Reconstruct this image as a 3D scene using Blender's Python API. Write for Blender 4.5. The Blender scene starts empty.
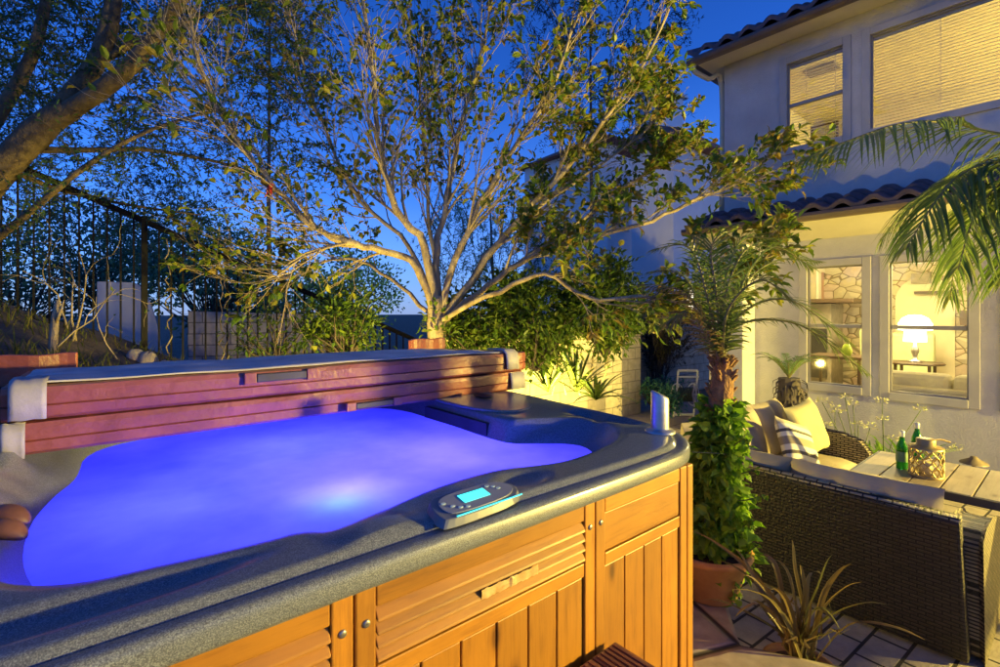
import bpy, math, random
from mathutils import Vector, Matrix, noise
random.seed(7)
R = math.radians
scene = bpy.context.scene
COL = scene.collection
# ---------------------------------------------------------------- camera
F = 495.0; HX = 500.0; HY = 312.0; CZ = 1.7
FW = Vector((0.643, 0.766, 0)); RT = Vector((0.766, -0.643, 0))
def at(px, py, D):
    "point seen at photo pixel (px,py) at forward distance D metres"
    return RT * ((px-HX)/F*D) + FW*D + Vector((0, 0, CZ + (HY-py)/F*D))
cam = bpy.data.cameras.new('camera'); camo = bpy.data.objects.new('camera', cam); COL.objects.link(camo)
cam.sensor_width = 36; cam.lens = 36*F/1000; cam.shift_y = -21.5/1000; cam.clip_end = 2000; cam.clip_start = 0.02
camo.location = (0, 0, CZ); camo.rotation_euler = (R(90), 0, -math.atan2(0.643, 0.766))
scene.camera = camo
# ---------------------------------------------------------------- materials
def NT(name):
    m = bpy.data.materials.new(name); m.use_nodes = True
    nt = m.node_tree; b = nt.nodes['Principled BSDF']
    return m, nt, b
def ramp(nt, fac, stops):
    r = nt.nodes.new('ShaderNodeValToRGB')
    e = r.color_ramp.elements
    while len(e) < len(stops): e.new(0.5)
    for i, (p, c) in enumerate(stops):
        e[i].position = p; e[i].color = (*c, 1)
    nt.links.new(fac, r.inputs[0]); return r.outputs[0]
def coords(nt, scale=(1,1,1), rot=(0,0,0), kind='Object'):
    tc = nt.nodes.new('ShaderNodeTexCoord'); mp = nt.nodes.new('ShaderNodeMapping')
    mp.inputs['Scale'].default_value = scale; mp.inputs['Rotation'].default_value = rot
    nt.links.new(tc.outputs[kind], mp.inputs[0]); return mp.outputs[0]
def noi(nt, vec, scale, detail=4, rough=.6):
    n = nt.nodes.new('ShaderNodeTexNoise'); n.inputs['Scale'].default_value = scale
    n.inputs['Detail'].default_value = detail; n.inputs['Roughness'].default_value = rough
    nt.links.new(vec, n.inputs['Vector']); return n.outputs['Fac']
def bump(nt, b, h, strength=.3, dist=.01):
    bp = nt.nodes.new('ShaderNodeBump'); bp.inputs['Strength'].default_value = strength; bp.inputs['Distance'].default_value = dist
    nt.links.new(h, bp.inputs['Height']); nt.links.new(bp.outputs[0], b.inputs['Normal'])
def mixc(nt, fac, a, b, mode='MIX'):
    m = nt.nodes.new('ShaderNodeMix'); m.data_type = 'RGBA'; m.blend_type = mode
    for s, v in ((0, fac), (6, a), (7, b)):
        if isinstance(v, (int, float)): m.inputs[s].default_value = v
        elif isinstance(v, tuple): m.inputs[s].default_value = (*v, 1)
        else: nt.links.new(v, m.inputs[s])
    return m.outputs[2]
def noisy(name, c1, c2, scale=6, rough=.7, bscale=60, bstr=.2, bdist=.005, stretch=(1,1,1), metal=0, spec=.5):
    m, nt, b = NT(name)
    v = coords(nt, stretch)
    n = noi(nt, v, scale)
    nt.links.new(ramp(nt, n, [(.3, c1), (.7, c2)]), b.inputs['Base Color'])
    b.inputs['Roughness'].default_value = rough; b.inputs['Metallic'].default_value = metal
    b.inputs['Specular IOR Level'].default_value = spec
    if bstr: bump(nt, b, noi(nt, v, bscale, 3), bstr, bdist)
    return m
def leafmat(name, cols, rough=.5, trans=.25):
    m, nt, b = NT(name)
    g = nt.nodes.new('ShaderNodeNewGeometry')
    n = len(cols)
    c = ramp(nt, g.outputs['Random Per Island'], [(i/(n-1), cols[i]) for i in range(n)])
    nt.links.new(c, b.inputs['Base Color']); b.inputs['Roughness'].default_value = rough
    b.inputs['Specular IOR Level'].default_value = .35
    t = nt.nodes.new('ShaderNodeBsdfTranslucent'); nt.links.new(c, t.inputs[0])
    mx = nt.nodes.new('ShaderNodeMixShader'); mx.inputs[0].default_value = trans
    nt.links.new(b.outputs[0], mx.inputs[1]); nt.links.new(t.outputs[0], mx.inputs[2])
    nt.links.new(mx.outputs[0], nt.nodes['Material Output'].inputs[0])
    return m
def emis(name, col, s):
    m, nt, b = NT(name)
    b.inputs['Base Color'].default_value = (*col, 1)
    b.inputs['Emission Color'].default_value = (*col, 1); b.inputs['Emission Strength'].default_value = s
    return m
def brickmat(name, c1, c2, mortar, bw, bh, ms, plane='xz', rough=.85, bstr=.6, off=.5, rot=0):
    m, nt, b = NT(name)
    tc = nt.nodes.new('ShaderNodeTexCoord'); sp = nt.nodes.new('ShaderNodeSeparateXYZ'); cb = nt.nodes.new('ShaderNodeCombineXYZ')
    nt.links.new(tc.outputs['Object'], sp.inputs[0])
    ix = {'x': 0, 'y': 1, 'z': 2}
    nt.links.new(sp.outputs[ix[plane[0]]], cb.inputs[0]); nt.links.new(sp.outputs[ix[plane[1]]], cb.inputs[1])
    mp = nt.nodes.new('ShaderNodeMapping'); mp.inputs['Rotation'].default_value = (0, 0, rot); nt.links.new(cb.outputs[0], mp.inputs[0])
    br = nt.nodes.new('ShaderNodeTexBrick'); nt.links.new(mp.outputs[0], br.inputs['Vector'])
    br.inputs['Scale'].default_value = 1; br.inputs['Brick Width'].default_value = bw; br.inputs['Row Height'].default_value = bh
    br.inputs['Mortar Size'].default_value = ms; br.inputs['Mortar Smooth'].default_value = .25; br.offset = off
    br.inputs['Color1'].default_value = (*c1, 1); br.inputs['Color2'].default_value = (*c2, 1); br.inputs['Mortar'].default_value = (*mortar, 1)
    n = noi(nt, tc.outputs['Object'], 9, 5)
    c = mixc(nt, .55, br.outputs['Color'], ramp(nt, n, [(.3, (.45,.45,.45)), (.75, (1.2,1.2,1.2))]), 'MULTIPLY')
    nt.links.new(c, b.inputs['Base Color']); b.inputs['Roughness'].default_value = rough
    n2 = noi(nt, tc.outputs['Object'], 70, 3)
    mt = nt.nodes.new('ShaderNodeMath'); mt.operation = 'MULTIPLY_ADD'
    nt.links.new(br.outputs['Fac'], mt.inputs[0]); mt.inputs[1].default_value = -1; nt.links.new(n2, mt.inputs[2])
    bump(nt, b, mt.outputs[0], bstr, .008)
    return m
def woodmat(name, c1, c2, axis='x', rough=.45):
    m, nt, b = NT(name)
    st = {'x': (1.2, 14, 14), 'y': (14, 1.2, 14), 'z': (14, 14, 1.2)}[axis]
    v = coords(nt, st)
    n = noi(nt, v, 3.0, 7, .72)
    kv = nt.nodes.new('ShaderNodeTexVoronoi'); kv.inputs['Scale'].default_value = 1.0; nt.links.new(coords(nt, tuple(3.2 if k < 5 else 7.5 for k in st)), kv.inputs['Vector'])
    knot = ramp(nt, kv.outputs['Distance'], [(.06, (.30,.24,.20)), (.13, (.8,.76,.72)), (.2, (1,1,1))])
    g = nt.nodes.new('ShaderNodeObjectInfo')
    v2 = coords(nt, (1,1,1)); n2 = noi(nt, v2, 2.5, 3)
    c = mixc(nt, .5, ramp(nt, n, [(.25, c1), (.5, c2), (.8, tuple(min(1, k*1.18) for k in c2))]), ramp(nt, n2, [(.3, (.5,.42,.36)), (.65, (1.12,1.12,1.12))]), 'MULTIPLY')
    c = mixc(nt, 1.0, c, knot, 'MULTIPLY')
    nt.links.new(c, b.inputs['Base Color']); b.inputs['Roughness'].default_value = rough
    hv = nt.nodes.new('ShaderNodeHueSaturation'); nt.links.new(c, hv.inputs['Color'])
    mr = nt.nodes.new('ShaderNodeMapRange'); nt.links.new(g.outputs['Random'], mr.inputs[0]); mr.inputs[3].default_value = .74; mr.inputs[4].default_value = 1.12
    nt.links.new(mr.outputs[0], hv.inputs['Value']); nt.links.new(hv.outputs[0], b.inputs['Base Color'])
    bump(nt, b, n, .15, .004)
    return m
def glassmat(name, tint=(1,1,1), refl=.12):
    m, nt, b = NT(name); nt.nodes.remove(b)
    t = nt.nodes.new('ShaderNodeBsdfTransparent'); t.inputs[0].default_value = (*tint, 1)
    g = nt.nodes.new('ShaderNodeBsdfGlossy'); g.inputs['Roughness'].default_value = .03
    fr = nt.nodes.new('ShaderNodeFresnel'); fr.inputs[0].default_value = 1.45
    mx = nt.nodes.new('ShaderNodeMixShader'); nt.links.new(fr.outputs[0], mx.inputs[0])
    nt.links.new(t.outputs[0], mx.inputs[1]); nt.links.new(g.outputs[0], mx.inputs[2])
    nt.links.new(mx.outputs[0], nt.nodes['Material Output'].inputs[0])
    return m
M = {}
M['stucco'] = noisy('stucco', (.47,.46,.46), (.62,.60,.59), 2.2, .9, 70, .6, .01)
M['trim'] = noisy('window trim', (.42,.40,.38), (.48,.46,.44), 5, .6, 90, .1)
M['sash'] = noisy('sash vinyl', (.30,.28,.27), (.36,.34,.32), 5, .45, 90, .05)
M['soffit'] = noisy('soffit plaster', (.52,.48,.40), (.58,.54,.45), 4, .9, 100, .3)
M['gutter'] = noisy('gutter metal', (.10,.075,.06), (.14,.10,.08), 4, .45, 80, .05)
M['tile'] = noisy('roof tile', (.06,.045,.06), (.14,.10,.11), 5, .65, 50, .4)
M['cream'] = noisy('interior plaster', (.66,.58,.40), (.72,.64,.45), 2, .9, 60, .1)
M['whitewood'] = noisy('painted wood', (.74,.70,.60), (.8,.76,.66), 4, .5, 60, .05)
M['carpet'] = noisy('carpet', (.35,.28,.18), (.45,.37,.25), 30, .95, 200, .4)
M['curtain'] = noisy('curtain cloth', (.22,.19,.15), (.33,.29,.23), 8, .9, 150, .2)
M['loungecloth'] = noisy('couch cloth', (.50,.46,.36), (.60,.55,.44), 6, .9, 200, .3)
M['greenchair'] = noisy('armchair cloth', (.50,.52,.28), (.58,.60,.35), 6, .9, 200, .2)
M['darkwood'] = woodmat('dark wood', (.05,.03,.02), (.09,.055,.035), 'y')
M['glass'] = glassmat('window glass')
M['blind'] = noisy('blind slat', (.70,.64,.42), (.78,.71,.48), 3, .6, 60, .05)
M['shell'] = None
m, nt, b = NT('acrylic shell'); v = coords(nt)
n = noi(nt, v, 420, 2, .5); n2 = noi(nt, v, 120, 4)
c = mixc(nt, .4, ramp(nt, n, [(.33, (.03,.034,.045)), (.5, (.12,.13,.15)), (.64, (.30,.33,.33))]), ramp(nt, n2, [(.3, (.08,.085,.10)), (.7, (.21,.22,.24))]))
nt.links.new(c, b.inputs['Base Color']); b.inputs['Roughness'].default_value = .36; b.inputs['Coat Weight'].default_value = .35; b.inputs['Coat Roughness'].default_value = .12; bump(nt, b, n, .12, .002); M['shell'] = m
M['cedarx'] = woodmat('cedar grain along', (.25,.092,.008), (.44,.185,.014), 'x')
M['cedarz'] = woodmat('cedar grain upright', (.25,.092,.008), (.44,.185,.014), 'z')
M['oldtape'] = noisy('peeling tape', (.42,.20,.05), (.70,.48,.2), 30, .5, 60, .6)
M['screw'] = noisy('screw cap', (.30,.28,.25), (.42,.38,.34), 30, .35, 60, .1, metal=.8)
M['vinyl'] = noisy('brown vinyl', (.17,.042,.032), (.29,.08,.055), 5, .42, 16, .5, .012)
M['liner'] = noisy('grey liner', (.36,.34,.35), (.60,.57,.57), 5, .6, 25, .35, .006)
M['flap'] = noisy('pale flap', (.30,.28,.29), (.40,.37,.38), 10, .6, 120, .25)
M['black'] = noisy('black plastic', (.015,.015,.017), (.03,.03,.033), 8, .5, 80, .05)
M['panelgrey'] = noisy('panel plastic', (.12,.13,.16), (.16,.17,.20), 8, .3, 80, .03)
M['panelface'] = noisy('panel face', (.22,.23,.27), (.27,.28,.32), 8, .4, 80, .03)
M['lcd'] = emis('lcd screen', (.05,.62,.60), 1.1)
M['lcdglow'] = emis('lit edge', (.03,.55,.60), .8)
M['buttons'] = noisy('buttons', (.45,.6,.62), (.5,.65,.68), 8, .4, 40, 0)
M['steel'] = noisy('brushed steel', (.50,.49,.47), (.62,.60,.58), 4, .38, 90, .08, metal=.85, stretch=(1,1,8))
M['pad'] = noisy('brown headrest', (.13,.055,.035), (.20,.085,.05), 8, .45, 90, .15)
M['iron'] = noisy('iron bar', (.004,.004,.005), (.010,.009,.009), 9, .7, 60, .2, spec=.2)
M['terracotta'] = noisy('terracotta', (.36,.17,.045), (.54,.30,.09), 6, .8, 60, .3)
M['soil'] = noisy('soil', (.03,.02,.012), (.08,.055,.035), 12, .95, 40, 1, .02)
M['wicker'] = None
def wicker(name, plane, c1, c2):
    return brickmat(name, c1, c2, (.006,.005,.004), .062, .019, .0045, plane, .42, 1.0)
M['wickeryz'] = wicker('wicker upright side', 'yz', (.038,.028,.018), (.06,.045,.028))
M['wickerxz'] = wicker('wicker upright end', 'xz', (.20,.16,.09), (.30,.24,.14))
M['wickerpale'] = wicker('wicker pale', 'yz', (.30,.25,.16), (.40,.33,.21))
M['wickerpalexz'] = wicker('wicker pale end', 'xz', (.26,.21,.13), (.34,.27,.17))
M['cushion'] = noisy('tan cushion', (.36,.30,.20), (.44,.37,.26), 5, .95, 180, .3)
M['olivepillow'] = noisy('olive pillow', (.40,.36,.19), (.47,.42,.23), 6, .95, 220, .35)
m, nt, b = NT('striped pillow'); v = coords(nt)
sp = nt.nodes.new('ShaderNodeTexCoord'); sx = nt.nodes.new('ShaderNodeSeparateXYZ'); nt.links.new(sp.outputs['UV'], sx.inputs[0])
c = ramp(nt, sx.outputs[1], [(0,(.60,.53,.36)),(.14,(.60,.53,.36)),(.15,(.75,.72,.6)),(.24,(.75,.72,.6)),(.25,(.10,.09,.09)),(.31,(.10,.09,.09)),(.32,(.78,.74,.62)),(.42,(.78,.74,.62)),(.43,(.32,.27,.2)),(.58,(.32,.27,.2)),(.59,(.75,.72,.6)),(.68,(.10,.09,.09)),(.74,(.75,.72,.6)),(.84,(.55,.48,.33)),(1,(.55,.48,.33))])
for nd in nt.nodes:
    if nd.type == 'VALTORGB': nd.color_ramp.interpolation = 'CONSTANT'
nt.links.new(c, b.inputs['Base Color']); b.inputs['Roughness'].default_value = .95; bump(nt, b, noi(nt, v, 200, 2), .3, .003); M['stripe'] = m
M['tabletop'] = woodmat('composite plank', (.30,.23,.13), (.42,.33,.20), 'x', .5)
M['tablemetal'] = noisy('table frame', (.06,.045,.035), (.09,.07,.05), 6, .5, 60, .1)
M['greenglass'], nt, b = NT('green bottle glass')
b.inputs['Base Color'].default_value = (.03,.30,.04,1); b.inputs['Roughness'].default_value = .06; b.inputs['Transmission Weight'].default_value = .75; b.inputs['IOR'].default_value = 1.3
M['foil'] = noisy('bottle foil', (.6,.6,.5), (.75,.74,.65), 20, .35, 60, .1, metal=.3)
M['lanternmetal'] = noisy('brass lantern', (.35,.25,.10), (.52,.38,.16), 10, .4, 60, .1, metal=.6)
M['bronze'] = noisy('bronze fixture', (.16,.12,.08), (.24,.19,.12), 10, .5, 60, .1, metal=.4)
M['blockwall'] = brickmat('slump block', (.46,.40,.31), (.54,.47,.36), (.26,.23,.19), .40, .185, .008, 'xz', .9, .6)
M['paver'] = brickmat('paver', (.32,.27,.21), (.42,.36,.28), (.035,.03,.025), .24, .16, .009, 'xy', .8, .7, rot=R(4))
M['flagstone'] = None
m, nt, b = NT('flagstone'); v = coords(nt)
vo = nt.nodes.new('ShaderNodeTexVoronoi'); vo.feature = 'DISTANCE_TO_EDGE'; vo.inputs['Scale'].default_value = 2.1; nt.links.new(v, vo.inputs['Vector'])
n = noi(nt, v, 8, 6)
c = mixc(nt, ramp(nt, vo.outputs['Distance'], [(.015, (0,0,0)), (.04, (1,1,1))]), (.03,.025,.02), ramp(nt, n, [(.3, (.24,.20,.15)), (.7, (.42,.36,.27))]))
nt.links.new(c, b.inputs['Base Color']); b.inputs['Roughness'].default_value = .8
e = nt.nodes.new('ShaderNodeMath'); e.operation = 'MINIMUM'; nt.links.new(vo.outputs['Distance'], e.inputs[0]); e.inputs[1].default_value = .06
bump(nt, b, e.outputs[0], 1, .25); M['flagstone'] = m
m, nt, b = NT('stacked stone'); v = coords(nt, (1,1,1.5))
vo = nt.nodes.new('ShaderNodeTexVoronoi'); vo.feature = 'DISTANCE_TO_EDGE'; vo.inputs['Scale'].default_value = 4.2; nt.links.new(v, vo.inputs['Vector'])
vc = nt.nodes.new('ShaderNodeTexVoronoi'); vc.inputs['Scale'].default_value = 4.2; nt.links.new(v, vc.inputs['Vector'])
c = mixc(nt, ramp(nt, vo.outputs['Distance'], [(.02, (0,0,0)), (.05, (1,1,1))]), (.22,.17,.10), mixc(nt, .07, (.55,.47,.34), vc.outputs['Color'], 'OVERLAY'))
nt.links.new(c, b.inputs['Base Color']); b.inputs['Roughness'].default_value = .9; bump(nt, b, vo.outputs['Distance'], .8, .1); M['stone'] = m
M['stepwood'] = woodmat('red step board', (.13,.045,.03), (.20,.075,.05), 'y', .5)
M['bark'] = noisy('pale bark', (.24,.18,.10), (.50,.41,.26), 13, .85, 55, .9, .015, stretch=(1,1,.45))
M['barkdark'] = noisy('dark bark', (.075,.055,.03), (.17,.125,.07), 9, .9, 30, .9, .02)
M['barkfar'] = noisy('far bark', (.06,.05,.05), (.10,.08,.07), 8, .9, 30, .4)
M['palmtrunk'] = noisy('palm trunk', (.16,.08,.03), (.36,.19,.07), 25, .9, 30, 1, .02)
M['ficus'] = leafmat('broad leaf', [(.07,.14,.016), (.11,.19,.018), (.19,.25,.024), (.28,.28,.03), (.30,.19,.03)], .38, .4)
M['acacia'] = leafmat('fine dark leaf', [(.03,.085,.03), (.05,.11,.03), (.09,.12,.025)], .6, .4)
M['feather'] = leafmat('far feathery leaf', [(.01,.03,.03), (.02,.05,.035)], .7)
M['teal'] = leafmat('canyon leaf', [(.05,.18,.12), (.08,.24,.15), (.06,.20,.13)], .7)
M['hedge'] = leafmat('hedge leaf', [(.05,.11,.012), (.09,.16,.02), (.16,.21,.03)], .45, .35)
M['ivy'] = leafmat('ivy leaf', [(.12,.26,.015), (.20,.36,.025), (.30,.44,.04)], .45, .55)
M['palm'] = leafmat('palm leaflet', [(.09,.16,.03), (.15,.22,.045), (.24,.27,.08)], .33, .4)
M['palmdry'] = leafmat('yellowed palm leaflet', [(.22,.17,.04), (.30,.20,.06), (.16,.15,.03)], .55)
M['fern'] = leafmat('fern leaflet', [(.14,.26,.06), (.20,.33,.09)], .55)
M['flax'] = leafmat('flax blade', [(.17,.11,.03), (.28,.20,.05), (.13,.14,.03)], .4, .3)
M['sword'] = leafmat('sword leaf', [(.05,.09,.02), (.09,.14,.03), (.14,.17,.04)], .4)
M['grass'] = leafmat('rough grass', [(.05,.08,.012), (.11,.13,.02), (.16,.13,.04)], .6)
M['flower'] = leafmat('pale flower', [(.45,.45,.20), (.55,.50,.42), (.5,.55,.2)], .7)
M['stem'] = noisy('green stem', (.06,.09,.03), (.09,.12,.04), 5, .7, 30, 0)
M['rachis'] = noisy('frond rib', (.16,.15,.05), (.24,.21,.07), 5, .6, 30, 0)
M['earth'] = noisy('earth', (.07,.05,.03), (.15,.11,.065), 3, .95, 25, 1, .03)
M['rock'] = noisy('pale rock', (.35,.30,.24), (.5,.44,.36), 6, .9, 20, .6, .02)
M['farwall'] = noisy('far plaster', (.68,.67,.69), (.76,.75,.77), 2, .9, 60, .2)
M['fartile'] = noisy('far roof tile', (.20,.09,.06), (.30,.14,.09), 6, .8, 30, .5)
M['red'] = noisy('red tag', (.35,.02,.02), (.5,.03,.03), 8, .5, 40, .1)
M['hoseframe'] = noisy('reel plastic', (.66,.68,.66), (.74,.76,.74), 6, .5, 40, .1)
M['hose'] = noisy('hose', (.06,.09,.05), (.09,.13,.07), 12, .5, 40, .1)
M['pink'] = noisy('roller shade', (.5,.30,.22), (.56,.35,.26), 5, .8, 40, .1)
M['lampshade'] = emis('lamp shade', (1,.90,.62), 4)
M['ceilglow'] = emis('ceiling fixture', (1,.86,.5), 6)
M['lanternglow'] = emis('lantern glass', (1,.80,.38), 4)
M['farpane'] = emis('lit far lantern glass', (1,.86,.55), .8)
# water: cloudy with bubbles, so light from below comes out through its surface
m, nt, b = NT('bubbly water'); nt.nodes.remove(b)
tr = nt.nodes.new('ShaderNodeBsdfTranslucent'); v = coords(nt); nt.links.new(ramp(nt, noi(nt, v, 2.6, 4), [(.30, (.33,.38,.82)), (.68, (.62,.64,.98))]), tr.inputs[0])
gl = nt.nodes.new('ShaderNodeBsdfGlossy'); gl.inputs['Roughness'].default_value = .35
fr = nt.nodes.new('ShaderNodeFresnel'); fr.inputs[0].default_value = 1.12
mx = nt.nodes.new('ShaderNodeMixShader'); nt.links.new(fr.outputs[0], mx.inputs[0]); nt.links.new(tr.outputs[0], mx.inputs[1]); nt.links.new(gl.outputs[0], mx.inputs[2])
nt.links.new(mx.outputs[0], nt.nodes['Material Output'].inputs[0]); M['water'] = m
# ---------------------------------------------------------------- mesh tools
class MB:
    def __init__(s): s.v = []; s.f = []; s.uv = None
    def add(s, vs, fs):
        n = len(s.v); s.v += [tuple(p) for p in vs]; s.f += [tuple(i+n for i in f) for f in fs]; return s
    def box(s, x0, x1, y0, y1, z0, z1):
        return s.add([(x0,y0,z0),(x1,y0,z0),(x1,y1,z0),(x0,y1,z0),(x0,y0,z1),(x1,y0,z1),(x1,y1,z1),(x0,y1,z1)],
                     [(3,2,1,0),(4,5,6,7),(0,1,5,4),(1,2,6,5),(2,3,7,6),(3,0,4,7)])
    def hexa(s, p):   # eight points: bottom ring of four, top ring of four
        return s.add(p, [(3,2,1,0),(4,5,6,7),(0,1,5,4),(1,2,6,5),(2,3,7,6),(3,0,4,7)])
    def tube(s, pts, rad, n=8, cap=True):
        pts = [Vector(p) for p in pts]
        if not isinstance(rad, (list, tuple)): rad = [rad]*len(pts)
        up = None; rings = []
        for i, p in enumerate(pts):
            t = (pts[min(i+1, len(pts)-1)] - pts[max(i-1, 0)])
            if t.length < 1e-9: t = Vector((0,0,1))
            t.normalize()
            if up is None:
                up = Vector((0,0,1)) if abs(t.z) < .9 else Vector((1,0,0))
            a = t.cross(up)
            if a.length < 1e-6: a = t.orthogonal()
            a.normalize(); bb = a.cross(t); up = bb
            rings.append([p + (a*math.cos(2*math.pi*k/n) + bb*math.sin(2*math.pi*k/n))*rad[i] for k in range(n)])
        vs = [q for r in rings for q in r]; fs = []
        for i in range(len(pts)-1):
            for k in range(n):
                k2 = (k+1) % n
                fs.append((i*n+k, i*n+k2, (i+1)*n+k2, (i+1)*n+k))
        if cap: fs.append(tuple(range(n))[::-1]); fs.append(tuple((len(pts)-1)*n+k for k in range(n)))
        return s.add(vs, fs)
    def lathe(s, prof, c, n=32, sx=1, sy=1, cap=False):
        vs = []; fs = []
        for r, z in prof:
            for k in range(n):
                a = 2*math.pi*k/n; vs.append((c[0]+r*math.cos(a)*sx, c[1]+r*math.sin(a)*sy, c[2]+z))
        for i in range(len(prof)-1):
            for k in range(n):
                k2 = (k+1) % n; fs.append((i*n+k, i*n+k2, (i+1)*n+k2, (i+1)*n+k))
        if cap:
            fs.append(tuple(range(n))[::-1]); fs.append(tuple((len(prof)-1)*n+k for k in range(n)))
        return s.add(vs, fs)
    def prism(s, poly, z0, z1):
        n = len(poly)
        vs = [(x,y,z0) for x,y in poly] + [(x,y,z1) for x,y in poly]
        fs = [tuple(range(n))[::-1], tuple(range(n,2*n))] + [(i,(i+1)%n,(i+1)%n+n,i+n) for i in range(n)]
        return s.add(vs, fs)
    def grid(s, rows, closed=False):
        nr = len(rows); nc = len(rows[0]); vs = [p for r in rows for p in r]; fs = []
        for i in range(nr-1):
            for k in range(nc if closed else nc-1):
                k2 = (k+1) % nc; fs.append((i*nc+k, i*nc+k2, (i+1)*nc+k2, (i+1)*nc+k))
        return s.add(vs, fs)
    def leaf(s, p, d, nrm, L, W, fold=.25):
        d = d.normalized(); sd = d.cross(nrm)
        if sd.length < 1e-5: sd = d.orthogonal()
        sd.normalize(); up = sd.cross(d)
        m1 = p + d*L*.35; m2 = p + d*L*.72; e = p + d*L - up*L*.12
        f = up*W*fold
        vs = [p, m1+sd*W*.5+f, m2+sd*W*.38+f*.8, e, m2-sd*W*.38+f*.8, m1-sd*W*.5+f, m1, m2]
        return s.add(vs, [(0,6,1),(6,7,2,1),(7,3,2),(0,5,6),(6,5,4,7),(7,4,3)])
    def chip(s, p, d, nrm, L, W):
        d = d.normalized(); sd = d.cross(nrm)
        if sd.length < 1e-5: sd = d.orthogonal()
        sd.normalize()
        return s.add([p, p+d*L*.45+sd*W*.5, p+d*L, p+d*L*.45-sd*W*.5], [(0,1,2,3)])
    def blade(s, pts, wid, side=None):
        pts = [Vector(p) for p in pts]; n = len(pts); vs = []
        for i, p in enumerate(pts):
            t = pts[min(i+1,n-1)] - pts[max(i-1,0)]
            sd = side if side is not None else t.cross(Vector((0,0,1)))
            if sd.length < 1e-6: sd = Vector((1,0,0))
            sd = sd.normalized(); up = sd.cross(t).normalized()
            w = wid[i] if isinstance(wid, (list,tuple)) else wid
            vs += [p - sd*w, p + up*w*-.35, p + sd*w]
        fs = []
        for i in range(n-1):
            a = i*3; fs += [(a,a+1,a+4,a+3), (a+1,a+2,a+5,a+4)]
        return s.add(vs, fs)
    def build(s, name, mt, parent=None, loc=None, smooth=False, bevel=0, subd=0, solid=0):
        o0 = Vector(loc) if loc is not None else (parent['_o'] if False else (ORG[parent.name] if parent is not None else Vector((0,0,0))))
        me = bpy.data.meshes.new(name)
        me.from_pydata([(x-o0.x, y-o0.y, z-o0.z) for x,y,z in s.v], [], s.f)
        me.materials.append(mt)
        if smooth: me.polygons.foreach_set('use_smooth', [True]*len(me.polygons))
        if s.uv:
            ul = me.uv_layers.new(name='UVMap')
            for lp in me.loops: ul.data[lp.index].uv = s.uv[lp.vertex_index]
        me.update()
        o = bpy.data.objects.new(name, me); COL.objects.link(o); ORG[o.name] = o0
        if parent is not None: o.parent = parent
        else: o.location = o0
        if solid:
            k = o.modifiers.new('solid', 'SOLIDIFY'); k.thickness = solid; k.offset = 0
        if subd:
            k = o.modifiers.new('sub', 'SUBSURF'); k.levels = subd; k.render_levels = subd
        if bevel:
            k = o.modifiers.new('bevel', 'BEVEL'); k.width = bevel; k.segments = 2; k.limit_method = 'ANGLE'; k.angle_limit = R(40)
        return o
ORG = {}
def tag(o, label, cat, group=None, kind=None):
    o['label'] = label; o['category'] = cat
    if group: o['group'] = group
    if kind: o['kind'] = kind
    return o
def thing(name, loc, label, cat, group=None):
    o = bpy.data.objects.new(name, None); o.empty_display_size = .1; COL.objects.link(o); o.location = loc
    ORG[o.name] = Vector(loc); return tag(o, label, cat, group)
def struct(mb, name, mt, kind='structure', **k):
    o = mb.build(name, mt, **k); o['kind'] = kind; return o
def lerp(a, b, t): return a + (b-a)*t
def rv(k=1): return Vector((random.uniform(-1,1), random.uniform(-1,1), random.uniform(-1,1)))*k
def sstep(a, b, x):
    t = max(0, min(1, (x-a)/(b-a))); return t*t*(3-2*t)
def smooth_path(pts, n=4):
    "Catmull-Rom through the points"
    P = [Vector(p) for p in pts]; out = []
    for i in range(len(P)-1):
        p0 = P[max(i-1,0)]; p1 = P[i]; p2 = P[i+1]; p3 = P[min(i+2,len(P)-1)]
        for k in range(n):
            t = k/n
            out.append(.5*((2*p1)+(p2-p0)*t+(2*p0-5*p1+4*p2-p3)*t*t+(3*p1-p0-3*p2+p3)*t**3))
    out.append(P[-1]); return out
# ================================================================ ground
def hill(u, v):
    base = 1.42 - .42*(u+.3) + .10*(v-5)
    base = max(.12, min(2.6, base))
    base -= max(0, v-7.3)*.30
    far = max(0, v-16)*.06
    fade = sstep(5.2, 3.6, u)
    h = max(-.1, base)*fade + .0
    h += .05*noise.noise(Vector((u*1.7, v*1.7, 0)))*fade
    return max(h, -.1) + far*.5*fade
mb = MB(); mb.add([(-200,-200,-.03),(200,-200,-.03),(200,300,-.03),(-200,300,-.03)], [(0,1,2,3)])
struct(mb, 'ground', M['earth'])
mb = MB(); rows = []
for j in range(60):
    v = 3.42 + (j/59)**1.6*26
    rows.append([(u, v, hill(u, v) - (.0 if j else .0)) for u in [(-9 + 14.6*i/79) for i in range(80)]])
mb.grid(rows)
rows = [[(-9+14.6*i/79, 3.42, z if z < 0 else hill(-9+14.6*i/79, 3.42)) for i in range(80)] for z in (-.05, 1)]
mb.grid(rows)
struct(mb, 'hillside', M['earth'], smooth=True)
mb = MB(); mb.add([(2.35,-6,0),(6.98,-6,0),(6.98,4.0,0),(2.35,4.0,0)], [(0,1,2,3)])
struct(mb, 'patio', M['paver'])
mb = MB(); mb.add([(5.3,4.0,.004),(9.5,4.0,.004),(9.5,5.6,.004),(5.3,5.6,.004)], [(0,1,2,3)])
struct(mb, 'path', noisy('path concrete', (.33,.28,.22), (.42,.36,.28), 5, .9, 50, .4))
mb = MB(); mb.prism([(-2,-3),(2.28,-3),(2.42,.6),(2.2,.98),(2.62,1.28),(2.5,1.62),(2.36,3.4),(-2,3.4)], -.02, .25)
struct(mb, 'terrace', M['flagstone'], bevel=.02)
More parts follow.
